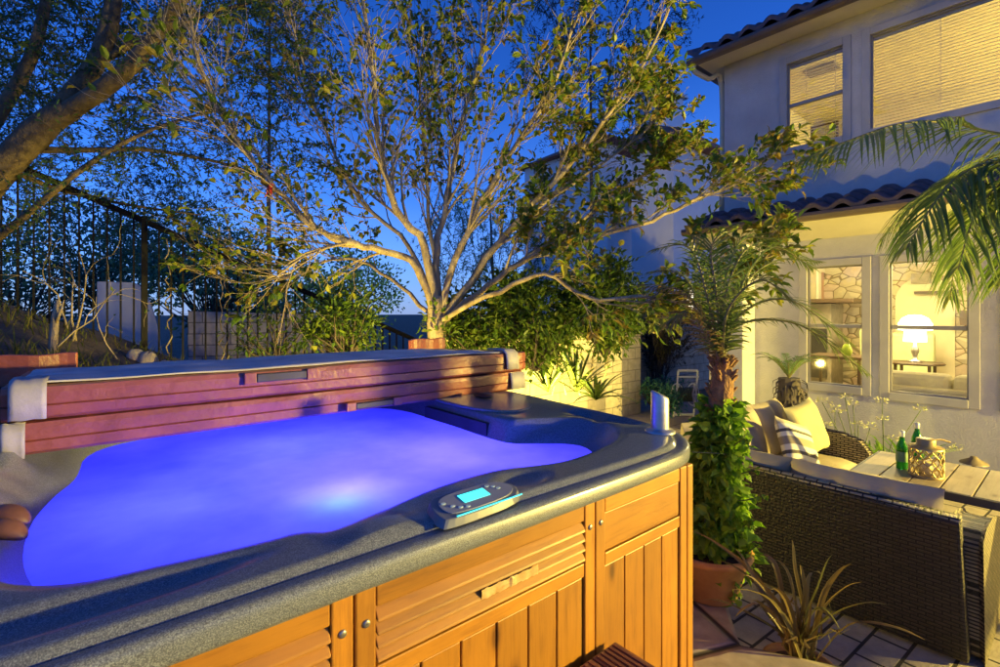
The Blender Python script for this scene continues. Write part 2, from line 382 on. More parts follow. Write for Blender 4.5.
# ================================================================ hot tub
TZ = 1.2
hub = thing('hot_tub', (.8, 2.05, .25), 'large hot tub with orange cedar sides and grey speckled rim, glowing blue water', 'hot tub')
CX, CY = .8, 2.05
def chaikin(p, n=2):
    for _ in range(n):
        q = []
        for i in range(len(p)):
            a = p[i]; b_ = p[(i+1)%len(p)]
            q += [(a[0]*.75+b_[0]*.25, a[1]*.75+b_[1]*.25), (a[0]*.25+b_[0]*.75, a[1]*.25+b_[1]*.75)]
        p = q
    return p
def polyrad(poly, ang):
    dx, dy = math.cos(ang), math.sin(ang); best = .1
    for i in range(len(poly)):
        x1, y1 = poly[i][0]-CX, poly[i][1]-CY; x2, y2 = poly[(i+1)%len(poly)][0]-CX, poly[(i+1)%len(poly)][1]-CY
        ex, ey = x2-x1, y2-y1; den = dx*ey - dy*ex
        if abs(den) < 1e-9: continue
        t = (x1*ey - y1*ex)/den; s_ = (x1*dy - y1*dx)/den
        if t > 0 and -1e-6 <= s_ <= 1+1e-6: best = max(best, t)
    return best
OUT = [(.0,.94),(.8,.94),(1.5,.94),(1.76,.955),(1.97,1.13),(2.02,1.4),(2.06,1.8),(2.11,2.3),(2.12,3.0),(1.9,3.25),(.8,3.25),(-.15,3.25),(-.4,3.0),(-.4,2.0),(-.4,1.2),(-.2,.95)]
EDGE = [(-.02,1.2),(.13,1.185),(.31,1.16),(.38,1.165),(.43,1.115),(.5,1.115),(.60,1.16),(.79,1.21),(1.01,1.215),(1.12,1.165),(1.235,1.13),(1.42,1.15),(1.62,1.2),(1.76,1.32),(1.80,1.46),(1.74,1.6),(1.56,1.68),(1.49,1.76),(1.52,2.3),(1.52,2.8),(1.3,2.95),(.2,2.95),(-.1,2.8),(-.16,2.4),(-.2,2.15),(-.22,1.9),(-.2,1.6),(-.14,1.32)]
WAT = [(-.0,1.27),(.13,1.24),(.31,1.215),(.38,1.22),(.43,1.17),(.5,1.17),(.60,1.215),(.79,1.26),(1.01,1.265),(1.12,1.22),(1.235,1.19),(1.42,1.21),(1.58,1.27),(1.68,1.38),(1.72,1.48),(1.66,1.58),(1.52,1.67),(1.47,1.76),(1.5,2.3),(1.5,2.8),(1.28,2.93),(.2,2.93),(.0,2.75),(-.02,2.35),(-.08,2.15),(-.12,1.95),(-.12,1.65),(-.07,1.4)]
OUTs = chaikin(OUT, 3); EDGEs = chaikin(EDGE, 2); WATs = chaikin(WAT, 2)
NA = 420
prof = []
def shell_z(x, y, base):
    # cup tray on the right rim, hollow behind the control panel, soft seat bumps on the left
    d = math.hypot((x-1.89)/.075, (y-1.50)/.20)
    base -= .045*sstep(1.15, .8, d)
    d = math.hypot((x-1.0)/.09, (y-1.09)/.055); base -= .014*sstep(1.3, .4, d)
    d = math.hypot((x-.52)/.10, (y-1.05)/.07); base += .010*sstep(1.4, .3, d)
    d = math.hypot((x+.02)/.28, (y-1.10)/.05); base -= .02*sstep(1.3, .4, d)
    for sx_, sy_, rr, hh in ((-.22,2.3,.13,.035),(-.2,1.98,.12,.03),(-.28,2.15,.1,.03)):
        base += hh*sstep(1, 0, math.hypot(x-sx_, y-sy_)/rr)
    return base
rings = [[] for _ in range(34)]
for k in range(NA):
    a = 2*math.pi*k/NA
    ro, re, rw = polyrad(OUTs, a), polyrad(EDGEs, a), polyrad(WATs, a)
    re = min(re, ro-.08); rw = min(rw, re-.005)
    ca, sa = math.cos(a), math.sin(a)
    L = [(ro-.012, 1.130), (ro-.001, 1.140), (ro, 1.150), (ro, 1.178), (ro-.006, 1.186), (ro-.016, 1.189), (ro-.042, 1.189), (ro-.048, 1.186), (ro-.052, 1.187), (ro-.060, 1.200), (ro-.070, 1.204)]
    for i in range(1, 14):
        t = i/14; r = lerp(ro-.07, re+.02, t); L.append((r, shell_z(CX+r*ca, CY+r*sa, 1.204)))
    zt = L[-1][1]
    L += [(re+.008, zt-.004), (re, zt-.014), (lerp(re,rw,.5), 1.145), (rw, 1.10), (lerp(rw, rw*.95, .5), 1.05), (rw*.92, .90), (rw*.86, .72), (rw*.80, .55), (.02, .54), (.01, .54)]
    for i, (r, z) in enumerate(L): rings[i].append((CX+r*ca, CY+r*sa, z))
mb = MB(); mb.grid([r for r in rings if r], closed=True)
shell = mb.build('shell', M['shell'], hub, smooth=True)
mb = MB()
wr = [(CX+(polyrad(WATs, 2*math.pi*k/200)+.012)*math.cos(2*math.pi*k/200), CY+(polyrad(WATs, 2*math.pi*k/200)+.012)*math.sin(2*math.pi*k/200)) for k in range(200)]
rows = [[(lerp(CX,x,t), lerp(CY,y,t), 1.098 + .004*noise.noise(Vector((lerp(CX,x,t)*4, lerp(CY,y,t)*4, 1)))) for x, y in wr] for t in [i/24 for i in range(24, -1, -1)]]
mb.grid(rows, closed=True)
mb.build('water', M['water'], hub, smooth=True)
# skimmer opening under the rear corner shelf
mb = MB(); mb.box(1.475, 1.50, 1.86, 2.42, 1.105, 1.165); mb.build('skimmer_opening', M['black'], hub)
mb = MB(); mb.prism(chaikin([(1.5,1.80),(1.86,1.84),(1.9,2.6),(1.5,2.6)],2), 1.2, 1.216); mb.build('filter_lid', M['shell'], hub, bevel=.006)
mb = MB(); mb.lathe([(.0,.0),(.02,.0),(.05,.008),(.055,.014),(.05,.018),(.035,.014),(.0,.012)], (1.72, 2.2, 1.216), 32, .6, 1.5); mb.build('finger_recess', M['black'], hub, smooth=True)
# wooden cabinet
cab = chaikin([(-.3,.972),(-.05,.972),(1.55,.972),(1.73,.972),(1.96,1.2),(2.05,2.2),(2.06,3.1),(1.9,3.2),(-.3,3.2),(-.36,3.0),(-.36,1.1)], 0)
mb = MB()
for i in range(len(cab)):
    p, q = cab[i], cab[(i+1)%len(cab)]
    mb.add([(p[0],p[1],.255),(q[0],q[1],.255),(q[0],q[1],1.142),(p[0],p[1],1.142)], [(0,1,2,3)])
mb.build('cabinet_side', M['cedarz'], hub)
def panel(x0, x1, louvre):
    "one framed front panel in front of the cabinet plane y=.972"
    y = .968; yt = .948
    st = .045
    root = MB().box(x0, x1, y, y+.003, .258, 1.139).build('front_panel', M['cedarz'], hub)
    for q in (x0, x1-st): MB().box(q, q+st, yt, y, .26, 1.138).build('stile', M['cedarz'], root, bevel=.004)
    a, b_ = x0+st+.002, x1-st-.002
    for za, zb in ((1.088,1.136),(.925,.965),(.30,.36)): MB().box(a, b_, yt+.002, y, za, zb).build('rail', M['cedarx'], root, bevel=.003)
    if louvre:
        for k in range(4):
            z = .974 + k*.028
            MB().hexa([(a,y-.024,z),(b_,y-.024,z),(b_,y-.006,z+.004),(a,y-.006,z+.004),(a,y-.022,z+.007),(b_,y-.022,z+.007),(b_,y-.001,z+.036),(a,y-.001,z+.036)]).build('louvre_slat', M['cedarx'], root, bevel=.002)
    else:
        MB().box(a, b_, yt+.006, y, .968, 1.086).build('top_board', M['cedarx'], root, bevel=.003)
    n = max(3, round((b_-a)/.115)); w = (b_-a)/n
    for k in range(n):
        MB().box(a+k*w+.0025, a+(k+1)*w-.0025, yt+.008, y, .362, .922).build('plank', M['cedarz'], root, bevel=.003)
    return root
panel(-.33, .413, True); p2 = panel(.417, 1.166, True); panel(1.170, 1.69, False)
MB().box(1.692, 1.732, .946, .972, .26, 1.138).build('corner_post', M['cedarz'], hub, bevel=.006)
for x in (.44, 1.143, .39, 1.193):
    s = MB(); s.lathe([(.0085,0),(.0085,.002),(.006,.004),(.001,.004)], (0,0,0), 16)
    s.v = [(x+q[0], .948-q[2], 1.065+q[1]) for q in s.v]; s.build('screw_cap', M['screw'], hub, smooth=True)
mb = MB(); rows = []
for j in range(5):
    rows.append([(lerp(.735,.925,i/24), .9440-.0012*random.random()-(.003 if 11<i<14 and j in (1,2,3) else 0)-.0*j, 1.016 + (j-2)*.006 + .0025*math.sin(i*1.9+j)*math.sin(i*.7)) for i in range(25)])
mb.grid(rows); mb.build('peeling_sticker', M['oldtape'], hub)
# control panel
ang = R(0)
def cpt(a, c, z): # local along / across
    return (.775 + a*math.cos(R(2)) - c*math.sin(R(2)), 1.022 + a*math.sin(R(2)) + c*math.cos(R(2)), 1.204 + z + c*.12)
def cslab(name, outl, z0, z1, mt, parent, inset=.0):
    n = len(outl); m_ = MB()
    m_.add([cpt(a,c,z0) for a,c in outl]+[cpt(a*(1-inset),c*(1-inset),z1) for a,c in outl],
           [tuple(range(n))[::-1], tuple(range(n,2*n))]+[(i,(i+1)%n,(i+1)%n+n,i+n) for i in range(n)])
    return m_.build(name, mt, parent, bevel=.002)
def superell(ra, rc, n=40, e=3.2):
    o = []
    for k in range(n):
        t = 2*math.pi*k/n; c, s_ = math.cos(t), math.sin(t)
        o.append((ra*math.copysign(abs(c)**(2/e), c), rc*math.copysign(abs(s_)**(2/e), s_)))
    return o
cp = cslab('control_panel', chaikin([(-.15,-.048),(-.12,-.062),(.09,-.06),(.148,-.022),(.142,.028),(.09,.060),(-.07,.064),(-.128,.05)],2), -.004, .016, M['panelgrey'], hub, .07)
cslab('panel_face', chaikin([(-.115,-.03),(-.08,-.047),(.08,-.046),(.128,-.01),(.12,.03),(.08,.048),(-.05,.05),(-.105,.03)],2), .0165, .019, M['panelface'], cp)
cslab('screen', [(-.045,-.014),(.040,-.014),(.045,.026),(-.040,.026)], .0195, .0205, M['lcd'], cp)
cslab('lit_edge', [(-.10,-.056),(.115,-.056),(.12,-.051),(-.10,-.051)], .0165, .0185, M['lcdglow'], cp)
for a, c in ((-.095,.01),(-.082,-.012),(-.068,-.026),(-.05,-.032),(.062,.028),(.075,.018),(.082,.004)):
    cslab('button', [(a+x, c+y) for x, y in superell(.0075,.005,12,2)], .0192, .0212, M['buttons'], cp)
# pop-up speaker post
pp = at(660, 433, 2.06); pp = Vector((pp.x, pp.y, 1.2))
mb = MB(); mb.lathe([(.0,0),(.062,0),(.062,.006),(.052,.014),(.037,.018),(.037,.02)], pp, 40)
fl = mb.build('speaker_flange', M['steel'], hub, smooth=True)
mb = MB()
n = 40; prof = [(.036,.015),(.036,.150),(.034,.158),(.030,.160),(.0,.160)]
mb.lathe(prof, pp, n)
mb.v = [(x, y, z + (.02*(-(x-pp.x)*.6+(y-pp.y)*.6)/.036 if z > pp.z+.1 else 0)) for x, y, z in mb.v]
mb.build('popup_speaker', M['steel'], fl, smooth=True)
# two lobed brown headrest on left wall
for k, (px, py, D) in enumerate(((6, 514, 1.28), (2, 529, 1.22))):
    c = at(px, py, D)
    m_ = MB()
    rows = []
    for i in range(13):
        th = math.pi*i/12
        rows.append([tuple(c + RT*(math.cos(th)*.060) + FW*(math.sin(th)*.03*math.cos(ph)) + Vector((0,0,math.sin(th)*(.024)*math.sin(ph) - .02*math.cos(th)**2*(1 if math.cos(th)>0 else 0)))) for ph in [2*math.pi*q/20 for q in range(20)]])
    m_.grid(rows, closed=True); m_.build('headrest_lobe', M['pad'], hub, smooth=True)
# ---------------------------------------------------------------- folded cover
cov = thing('hot_tub_cover', (1.0, 2.9, 1.206), 'folded brown vinyl hot tub cover with grey liner on top, resting across the tub rear', 'tub cover')
def slab(name, x0, x1, y0, y1, zf0, zf1, zb0, zb1, mt, sag=.006, bulge=.012):
    m_ = MB(); nx = 60; rows = []
    ring = []
    N = 14
    sec = [(y0+.012, 0, 0), (y0-.004, 0, .10), (y0-.006, 0, .40), (y0+.001, 0, .43), (y0-.005, 0, .46), (y0-.007, 0, .80), (y0-.002, 0, .96), (y0+.02, 0, 1)]
    for i in range(nx+1):
        t = i/nx; x = lerp(x0, x1, t)
        e = .0 if 0 < i < nx else .012
        w = sag*noise.noise(Vector((x*2.2, zf0*9, 3)))
        row = []
        for y, _, h in sec: row.append((x, y+e+.003*noise.noise(Vector((x*7, h*5, zf0*3)))+.004*noise.noise(Vector((x*2.3, h*2, zf0*7))), lerp(zf0, zf1, h)+w*h))
        for s_ in (.1,.25,.45,.65,.85,.97): row.append((x, lerp(y0, y1, s_), lerp(zf1, zb1, s_)+w+.006*noise.noise(Vector((x*5, s_*6, 8)))))
        row += [(x, y1-e, lerp(zb0, zb1, .9)), (x, y1-e, zb0)]
        rows.append(row)
    m_.grid(rows, closed=True)
    nr = len(rows[0])
    base = 0
    m_.f.append(tuple(range(nr))); m_.f.append(tuple((nx)*nr+k for k in range(nr))[::-1])
    return m_.build(name, mt, cov, smooth=False, bevel=0)
CX0, CX1 = -.215, 2.165
lo = slab('lower_half', CX0+.01, CX1, 2.345, 3.40, 1.207, 1.322, 1.207, 1.312, M['vinyl'])
up = slab('upper_half', CX0, CX1+.01, 2.33, 3.42, 1.328, 1.445, 1.316, 1.405, M['vinyl'])
rows = []
for i in range(49):
    x = lerp(CX0+.03, CX1-.16, i/48); w = .006*noise.noise(Vector((x*2.2, 1.328*9, 3)))
    rows.append([(x, lerp(2.352, 3.36, s_/16), lerp(1.445,1.405, (lerp(2.352,3.36,s_/16)-2.33)/1.09)+w+.008+.010*noise.noise(Vector((x*3.3, s_*.35, 8)))) for s_ in range(17)])
mb = MB(); mb.grid(rows); mb.build('liner', M['liner'], up, smooth=True, solid=.006)
def flap(x0, x1, yf, zt, zb, wrap, parent):
    pts = [(2.5 if wrap else yf-.004, zt+.016 if wrap else zt)] + [(yf+.02, zt+.017 if wrap else zt)] + [(yf-.014, zt-.002), (yf-.022, lerp(zt,zb,.4)), (yf-.026, zb)]
    m_ = MB(); m_.grid([[(lerp(x0,x1,i/6), y-.002*math.sin(i), z+.002*math.sin(i*2)) for y, z in pts] for i in range(7)])
    return m_.build('corner_flap', M['flap'], parent, solid=.007, smooth=True)
flap(-.195, -.10, 2.33, 1.445, 1.335, True, up); flap(CX0, -.155, 2.345, 1.32, 1.205, False, lo)
flap(1.99, 2.09, 2.33, 1.445, 1.345, True, up); flap(2.04, 2.16, 2.345, 1.315, 1.215, False, lo)
for x0, x1, z0, z1, p in ((.57,.78,1.395,1.432,up),(1.02,1.22,1.222,1.25,lo)):
    MB().box(x0, x1, 2.308, 2.326, z0, z1).build('handle_slot', M['black'], p, bevel=.004)
    for q in (x0-.05, x1+.002): MB().box(q, q+.048, 2.304, 2.324, z0-.006, z1+.008).build('handle_tab', M['vinyl'], p, bevel=.004)
for x0, x1 in ((-.42, -.03), (2.05, 2.40)):
    m_ = MB(); m_.grid([[(lerp(x0,x1,i/10), 3.60+.012*math.sin(i*.9), 1.29+.185*j/5+.004*math.sin(i+j)) for j in range(6)] for i in range(11)])
    m_.build('end_flap', M['vinyl'], cov, solid=.03, bevel=.006)
MB().tube([(-.40,3.56,1.30),(2.38,3.56,1.30)], .02, 10).build('lifter_bar', M['iron'], cov, smooth=True)
# ---------------------------------------------------------------- wooden step
st = thing('wooden_step', (.9,.7,.25), 'dark red grooved timber step against the hot tub front', 'step')
for k in range(6):
    x0 = .56+k*.113
    m_ = MB().box(x0, x0+.108, .42, .925, .672, .70)
    for g in range(5): m_.box(x0+.010+g*.019, x0+.021+g*.019, .425, .92, .7, .704)
    m_.build('tread_board', M['stepwood'], st, bevel=.002)
MB().box(.58,1.22,.44,.92,.26,.668).build('step_box', M['stepwood'], st, bevel=.004)
# ================================================================ plants tools
def recurse(tb, lf, p, d, L, r, depth, P):
    "grow a branch, then children; leaves near tips"
    n = P.get('seg', 4); pts = [p.copy()]; rad = [r]; q = p.copy(); dd = d.normalized()
    for i in range(n):
        dd = (dd + rv(P['wig']) + Vector((0,0,P['up']))).normalized(); q = q + dd*L/n; pts.append(q.copy()); rad.append(r*(1-.62*(i+1)/n))
    tb.tube(pts, rad, 5 if r > .012 else 3, cap=False)
    if depth == 0:
        for _ in range(P['leaves']):
            if random.random() > P.get('prob', 1): continue
            t = random.random()**.6; k = min(n-1, int(t*n)); b_ = pts[k].lerp(pts[k+1], t*n-k)
            ld = (dd + rv(.9) - Vector((0,0,.35))).normalized()
            lf.leaf(b_, ld, Vector((0,0,1))+rv(.8), P['ll']*random.uniform(.6,1.25), P['lw']*random.uniform(.7,1.2))
        return
    for _ in range(P['kids']):
        t = random.uniform(.3, 1); k = min(n-1, int(t*n)); b_ = pts[k].lerp(pts[k+1], t*n-k)
        nd = (dd + rv(P['spread'])).normalized()
        recurse(tb, lf, b_, nd, L*random.uniform(.5,.8), max(.003, r*(1-.5*t)*.55), depth-1, P)
# ---------------------------------------------------------------- main tree
tr = thing('broadleaf_tree', at(437,380,5.0)*1, 'pale many-branched tree with sparse yellow-green leaves rising behind the hot tub cover', 'tree')
ORG[tr.name] = Vector(tr.location)
tb = MB(); lf = MB()
base = at(437, 335, 5.0); gz = hill(base.x, base.y)-.05
limbs = [
 ([(434,310,5.0),(418,268,4.95),(385,250,4.8),(345,242,4.6),(318,230,4.5),(290,203,4.4),(262,172,4.3),(230,128,4.3),(205,80,4.2),(190,15,4.2)], .052, .25),
 ([(437,315,5.0),(424,245,4.9),(400,215,4.8),(386,182,4.7),(378,138,4.7),(372,80,4.6),(364,0,4.6),(362,-40,4.6)], .058, .3),
 ([(439,315,5.0),(436,250,5.1),(446,205,5.2),(456,150,5.4),(470,90,5.5),(486,30,5.6),(495,-30,5.7)], .05, .5),
 ([(441,315,5.0),(456,260,5.0),(480,205,5.0),(512,150,5.0),(545,100,5.0),(566,50,5.0),(590,-10,5.0)], .048, .7),
 ([(443,315,5.0),(476,275,5.1),(520,215,5.2),(570,165,5.2),(612,110,5.2),(645,62,5.2),(668,10,5.2)], .052, .75),
 ([(443,320,5.0),(490,285,4.8),(530,258,4.7),(590,240,4.6),(650,222,4.6),(705,195,4.6),(765,178,4.6)], .042, .7),
 ([(440,322,5.0),(500,290,4.5),(545,275,4.3),(590,298,4.2),(640,298,4.1),(690,285,4.1),(750,262,4.0)], .032, .75),
 ([(437,320,5.0),(400,285,5.3),(360,262,5.5),(320,262,5.6),(285,280,5.6)], .03, .8),
 ([(437,318,5.0),(410,250,5.4),(360,200,5.6),(330,140,5.7),(305,70,5.8),(290,10,5.8)], .034, .5),
 ([(441,318,5.0),(430,230,5.5),(425,160,5.7),(420,90,5.8),(425,20,5.9)], .034, .5),
 ([(443,318,5.0),(500,240,5.7),(550,200,5.9),(600,165,6.0),(640,135,6.1),(660,105,6.1)], .038, .7),
 ([(443,320,5.0),(510,270,5.5),(580,220,5.7),(620,190,5.8),(660,165,5.8)], .034, .7),
]
trunk = MB(); trunk.tube(smooth_path([Vector((base.x,base.y,gz)), at(437,345,5.0), at(436,318,5.0), at(436,296,5.0)], 4), [.12]*4+[.095]*4+[.085]*4+[.06], 14)
trunk.build('trunk', M['bark'], tr, smooth=True)
P0 = dict(wig=.26, up=.06, spread=.6, kids=5, leaves=7, ll=.085, lw=.042, seg=3)
for li, (pl, r0, dens) in enumerate(limbs):
    pts = smooth_path([at(x,y,D) for x,y,D in pl], 4)
    n = len(pts); r0 *= .78; rad = [r0*(1-.82*(i/(n-1))**.8)+.004 for i in range(n)]
    # slightly crooked
    pts = [p + rv(.02) for p in pts]
    tb.tube(pts, rad, 8, cap=False)
    tot = sum((pts[i+1]-pts[i]).length for i in range(n-1))
    nk = int(tot*9)
    for k in range(nk):
        t = random.uniform(.22, 1); i = min(n-2, int(t*(n-1))); p = pts[i].lerp(pts[i+1], t*(n-1)-i)
        d = (pts[i+1]-pts[i]).normalized()
        out = (p - at(437,330,5.0)).normalized()
        nd = (d*1.0 + out*.35 + rv(.62)).normalized()
        px = dict(P0); px['prob'] = .09 + .80*dens**1.2*(.4+.6*t); px['ll'] = .095; px['lw'] = .05
        px['kids'] = 4 if r0 > .03 else 4
        recurse(tb, lf, p, nd, random.uniform(.45,.95)*(.55 if li in (4,5,6,10,11) else 1), max(.007, rad[i]*.45), 2 if random.random() < .62 else 1, px)
limb = tb.build('limbs', M['bark'], tr, smooth=True)
lf.build('foliage', M['ficus'], tr)
m_ = MB(); c = at(269, 183, 4.28); m_.tube([c, c-Vector((0,0,.03))], .002, 5)
m_.leaf(c-Vector((0,0,.02)), Vector((.1,0,-1)), RT, .10, .055); m_.leaf(c-Vector((.01,0,.04)), Vector((-.2,.1,-1)), RT, .09, .05); m_.leaf(c-Vector((0,0.01,.0)), Vector((.3,.1,-.8)), FW, .06, .05)
tag(m_.build('ribbon_tag', M['red'], loc=c), 'small red ribbon tied on the far left limb of the pale tree', 'ribbon')
# ---------------------------------------------------------------- dark fine-leaved tree upper left
t2 = thing('fine_leaved_tree', Vector((-2.6,5.2,hill(-2.6,5.2)-.1)), 'large dark fine-leaved tree leaning in from upper left, thick forked trunk', 'tree')
tb = MB(); lf = MB()
l2 = [([(-140,330,4.6),(-60,235,4.6),(0,170,4.6),(45,125,4.6),(70,108,4.6)], .16, .105),
      ([(45,128,4.6),(75,92,4.65),(100,55,4.7),(112,10,4.7),(120,-60,4.8)], .095, .06),
      ([(58,118,4.6),(98,92,4.55),(130,66,4.5),(160,30,4.5),(180,0,4.45),(215,-50,4.4)], .085, .05),
      ([(100,62,4.7),(130,45,4.8),(155,35,4.9),(190,20,5.2),(240,5,5.5),(300,-15,5.8)], .04, .015),
      ([(-40,270,4.4),(20,220,4.2),(50,195,4.1),(95,160,4.1),(150,130,4.2),(215,110,4.4)], .035, .01),
      ([(-30,160,4.7),(30,60,4.9),(50,-20,5)], .07, .04),
      ([(20,150,4.6),(90,150,4.9),(150,150,5.3),(230,165,5.7),(300,190,6.0)], .035, .01),
      ([(0,165,4.6),(60,190,5.2),(130,205,5.6),(200,215,6.0)], .03, .008)]
L2 = []
for pl, a, b_ in l2:
    pts = smooth_path([at(x,y,D) for x,y,D in pl], 4); n = len(pts)
    tb.tube(pts, [lerp(a,b_,i/(n-1))*(1+.06*random.uniform(-1,1)) for i in range(n)], 12, cap=False); L2.append(pts)
# foliage sprays: thin twigs carrying rows of tiny leaves
def spray(tb, lf, p, d, L, nl, ll, lw, droop=.5):
    pts = [p.copy()]; dd = d.normalized()
    for i in range(4):
        dd = (dd + Vector((0,0,-droop*.25)) + rv(.18)).normalized(); pts.append(pts[-1]+dd*L/4)
    tb.tube(pts, [.004,.003,.002,.0015,.001], 3, cap=False)
    for i in range(nl):
        t = random.uniform(.1,1)*4; k = min(3,int(t)); q = pts[k].lerp(pts[k+1], t-k)
        lf.chip(q, (dd*.5+rv(1)).normalized(), rv(1), ll*random.uniform(.6,1.3), lw*random.uniform(.7,1.2))
tw = MB()
for _ in range(3300):
    x = random.uniform(-60, 345); y = random.uniform(-50, 250)
    # thinner to the right and in a window of open sky
    dens = 1.0 if x < 170 else max(.2, 1.0-(x-170)/260)
    if 150 < x < 215 and 60 < y < 120: dens *= .35
    if noise.noise(Vector((x*.018, y*.018, 5))) < -.12: dens *= .25
    if y > 205: dens *= .6
    if x > 230 and y > 150: dens *= .5
    if random.random() > dens: continue
    D = random.uniform(4.6, 7.2) if y < 105+.33*x else random.uniform(7.8, 10.5)
    p = at(x, y, D)
    spray(tw, lf, p, RT*random.uniform(-.3,1)+rv(.6), random.uniform(.35,.75), random.randint(18,34), .06, .019)
for pts in L2[3:]:
    for _ in range(45):
        p = random.choice(pts); spray(tw, lf, p, rv(1)+RT*.4, random.uniform(.3,.7), 26, .05, .016)
tb.build('limbs', M['barkdark'], t2, smooth=True)
tw.build('twigs', M['barkfar'], t2)
lf.build('foliage', M['acacia'], t2)
# bare creeping twigs low on the left
bt = thing('bare_shrub', at(20,300,4.0), 'tangle of bare brown twigs on the slope before the fence', 'shrub')
tb = MB(); lf = MB()
for _ in range(5):
    x = random.uniform(-30, 120); D = random.uniform(4.0, 5.4); p = at(x, 365, D); p.z = hill(p.x, p.y)
    recurse(tb, lf, p, Vector((0,0,1))+RT*random.uniform(-1,1)+rv(.4), random.uniform(.4,.9), .012, 2, dict(wig=.4, up=-.05, spread=.9, kids=2, leaves=3, prob=.5, ll=.05, lw=.02, seg=4))
tb.build('twigs', M['bark'], bt, smooth=True); lf.build('foliage', M['hedge'], bt)
# ---------------------------------------------------------------- shrubs made of leaf clumps
def shrub(name, c, size, nclump, nleaf, ll, lw, mt, label, cat='shrub', group=None, stem=M['barkfar'], broad=True, cl=.35):
    t = thing(name, Vector((c[0], c[1], c[2]-size[2])), label, cat, group)
    lf = MB(); tb = MB()
    foot = Vector((c[0], c[1], c[2]-size[2]))
    for _ in range(nclump):
        d = rv(1)
        while d.length > 1 or d.length < .25: d = rv(1)
        q = Vector((c[0]+d.x*size[0], c[1]+d.y*size[1], c[2]+d.z*size[2]))
        tb.tube([foot + rv(.05), foot.lerp(q, .5)+rv(.08), q], [.018,.010,.004], 4, cap=False)
        for _ in range(nleaf):
            e = rv(1)*cl*random.random()**.5*min(size)
            dd = (e.normalized() if e.length > 0 else rv(1)) + rv(.6)
            if broad: lf.leaf(q+e, dd, Vector((0,0,1))+rv(.7), ll*random.uniform(.6,1.2), lw*random.uniform(.7,1.2))
            else: lf.chip(q+e, dd, rv(1), ll*random.uniform(.6,1.3), lw)
    tb.build('stems', stem, t, smooth=True); lf.build('foliage', mt, t)
    return t
def onp(x, y, D): p = at(x, y, D); return (p.x, p.y, p.z)
G = 'shrubs under the pale tree'
shrub('hedge_shrub', onp(535,318,5.2), (.6,.4,.5), 85, 46, .09, .038, M['hedge'], 'bushy green shrub directly right of the pale tree trunk', group=G, cl=.45)
shrub('hedge_shrub', onp(605,306,5.6), (.55,.4,.5), 75, 46, .09, .035, M['hedge'], 'bushy green shrub hanging over the sunlit block wall', group=G, cl=.45)
shrub('hedge_shrub', onp(472,322,5.3), (.5,.35,.36), 50, 40, .085, .038, M['hedge'], 'low green shrub hugging the pale tree trunk behind the cover', group=G, cl=.5)
shrub('hedge_shrub', onp(345,318,5.6), (.5,.35,.45), 44, 34, .085, .035, M['hedge'], 'loose green shrub left of the pale tree at the fence end', group=G, cl=.5)
shrub('hedge_shrub', onp(275,335,6.0), (.5,.3,.35), 22, 22, .08, .03, M['hedge'], 'small leafy shrub growing against the iron fence', group=G, cl=.5)
G = 'canyon shrubs beyond the fence'
for x, y, D, s, lab in ((20,270,9,(1.7,1,1.2),'dark teal shrub behind the fence, at the left picture edge'),(100,255,10.5,(1.6,1,1.2),'tall teal shrub behind the fence post'),(210,285,9.5,(1.3,.9,.95),'round teal shrub behind the middle of the fence'),(285,300,12,(1.5,1,.8),'far teal shrub behind the low end of the fence'),(345,290,13,(1.4,1,1.1),'far teal shrub behind the pale tree left limb'),(180,240,15,(2.2,1.2,1.3),'large far teal shrub on the canyon slope')):
    shrub('canyon_shrub', onp(x,y,D), s, 70, 46, .12, .06, M['teal'], lab, group=G, broad=False, cl=.42)
# feathery far tree, top centre
def fartree(name, c, size, n, label, mt, trunkb):
    t = thing(name, trunkb, label, 'tree', 'far trees behind the pale tree')
    tb = MB(); lf = MB(); tw = MB()
    top = Vector(c)
    tb.tube([trunkb, trunkb.lerp(top,.5)+rv(.2), top+Vector((0,0,size[2]*.6))], [.07,.05,.02], 8)
    for _ in range(n):
        d = rv(1)
        while d.length > 1: d = rv(1)
        q = top + Vector((d.x*size[0], d.y*size[1], d.z*size[2]))
        tb.tube([q-Vector((d.x*.4,d.y*.4,.5)), q-Vector((d.x*.1,d.y*.1,.15)), q+rv(.15)], [.014,.010,.004], 4, cap=False)
        for _ in range(5): spray(tw, lf, q+rv(.3), rv(1)-Vector((0,0,.6)), random.uniform(.5,1.1), 24, .12, .022, 1.0)
    tb.build('trunk', M['barkfar'], t, smooth=True); tw.build('twigs', M['barkfar'], t); lf.build('foliage', mt, t)
fartree('feathery_tree', at(590,55,13), (2.3,2.3,2.3), 75, 'far feathery dark tree against blue sky behind the pale tree', M['feather'], Vector((at(590,55,13).x, at(590,55,13).y, 0)))
fartree('feathery_tree', at(270,20,12), (1.6,1.6,1.6), 34, 'far feathery dark tree at the top left of centre', M['feather'], Vector((at(270,20,12).x, at(270,20,12).y, 0)))
fartree('feathery_tree', at(490,240,14), (2.4,1.5,1.6), 80, 'low far feathery tree seen between the pale tree limbs', M['teal'], Vector((at(490,240,14).x, at(490,240,14).y, 0)))
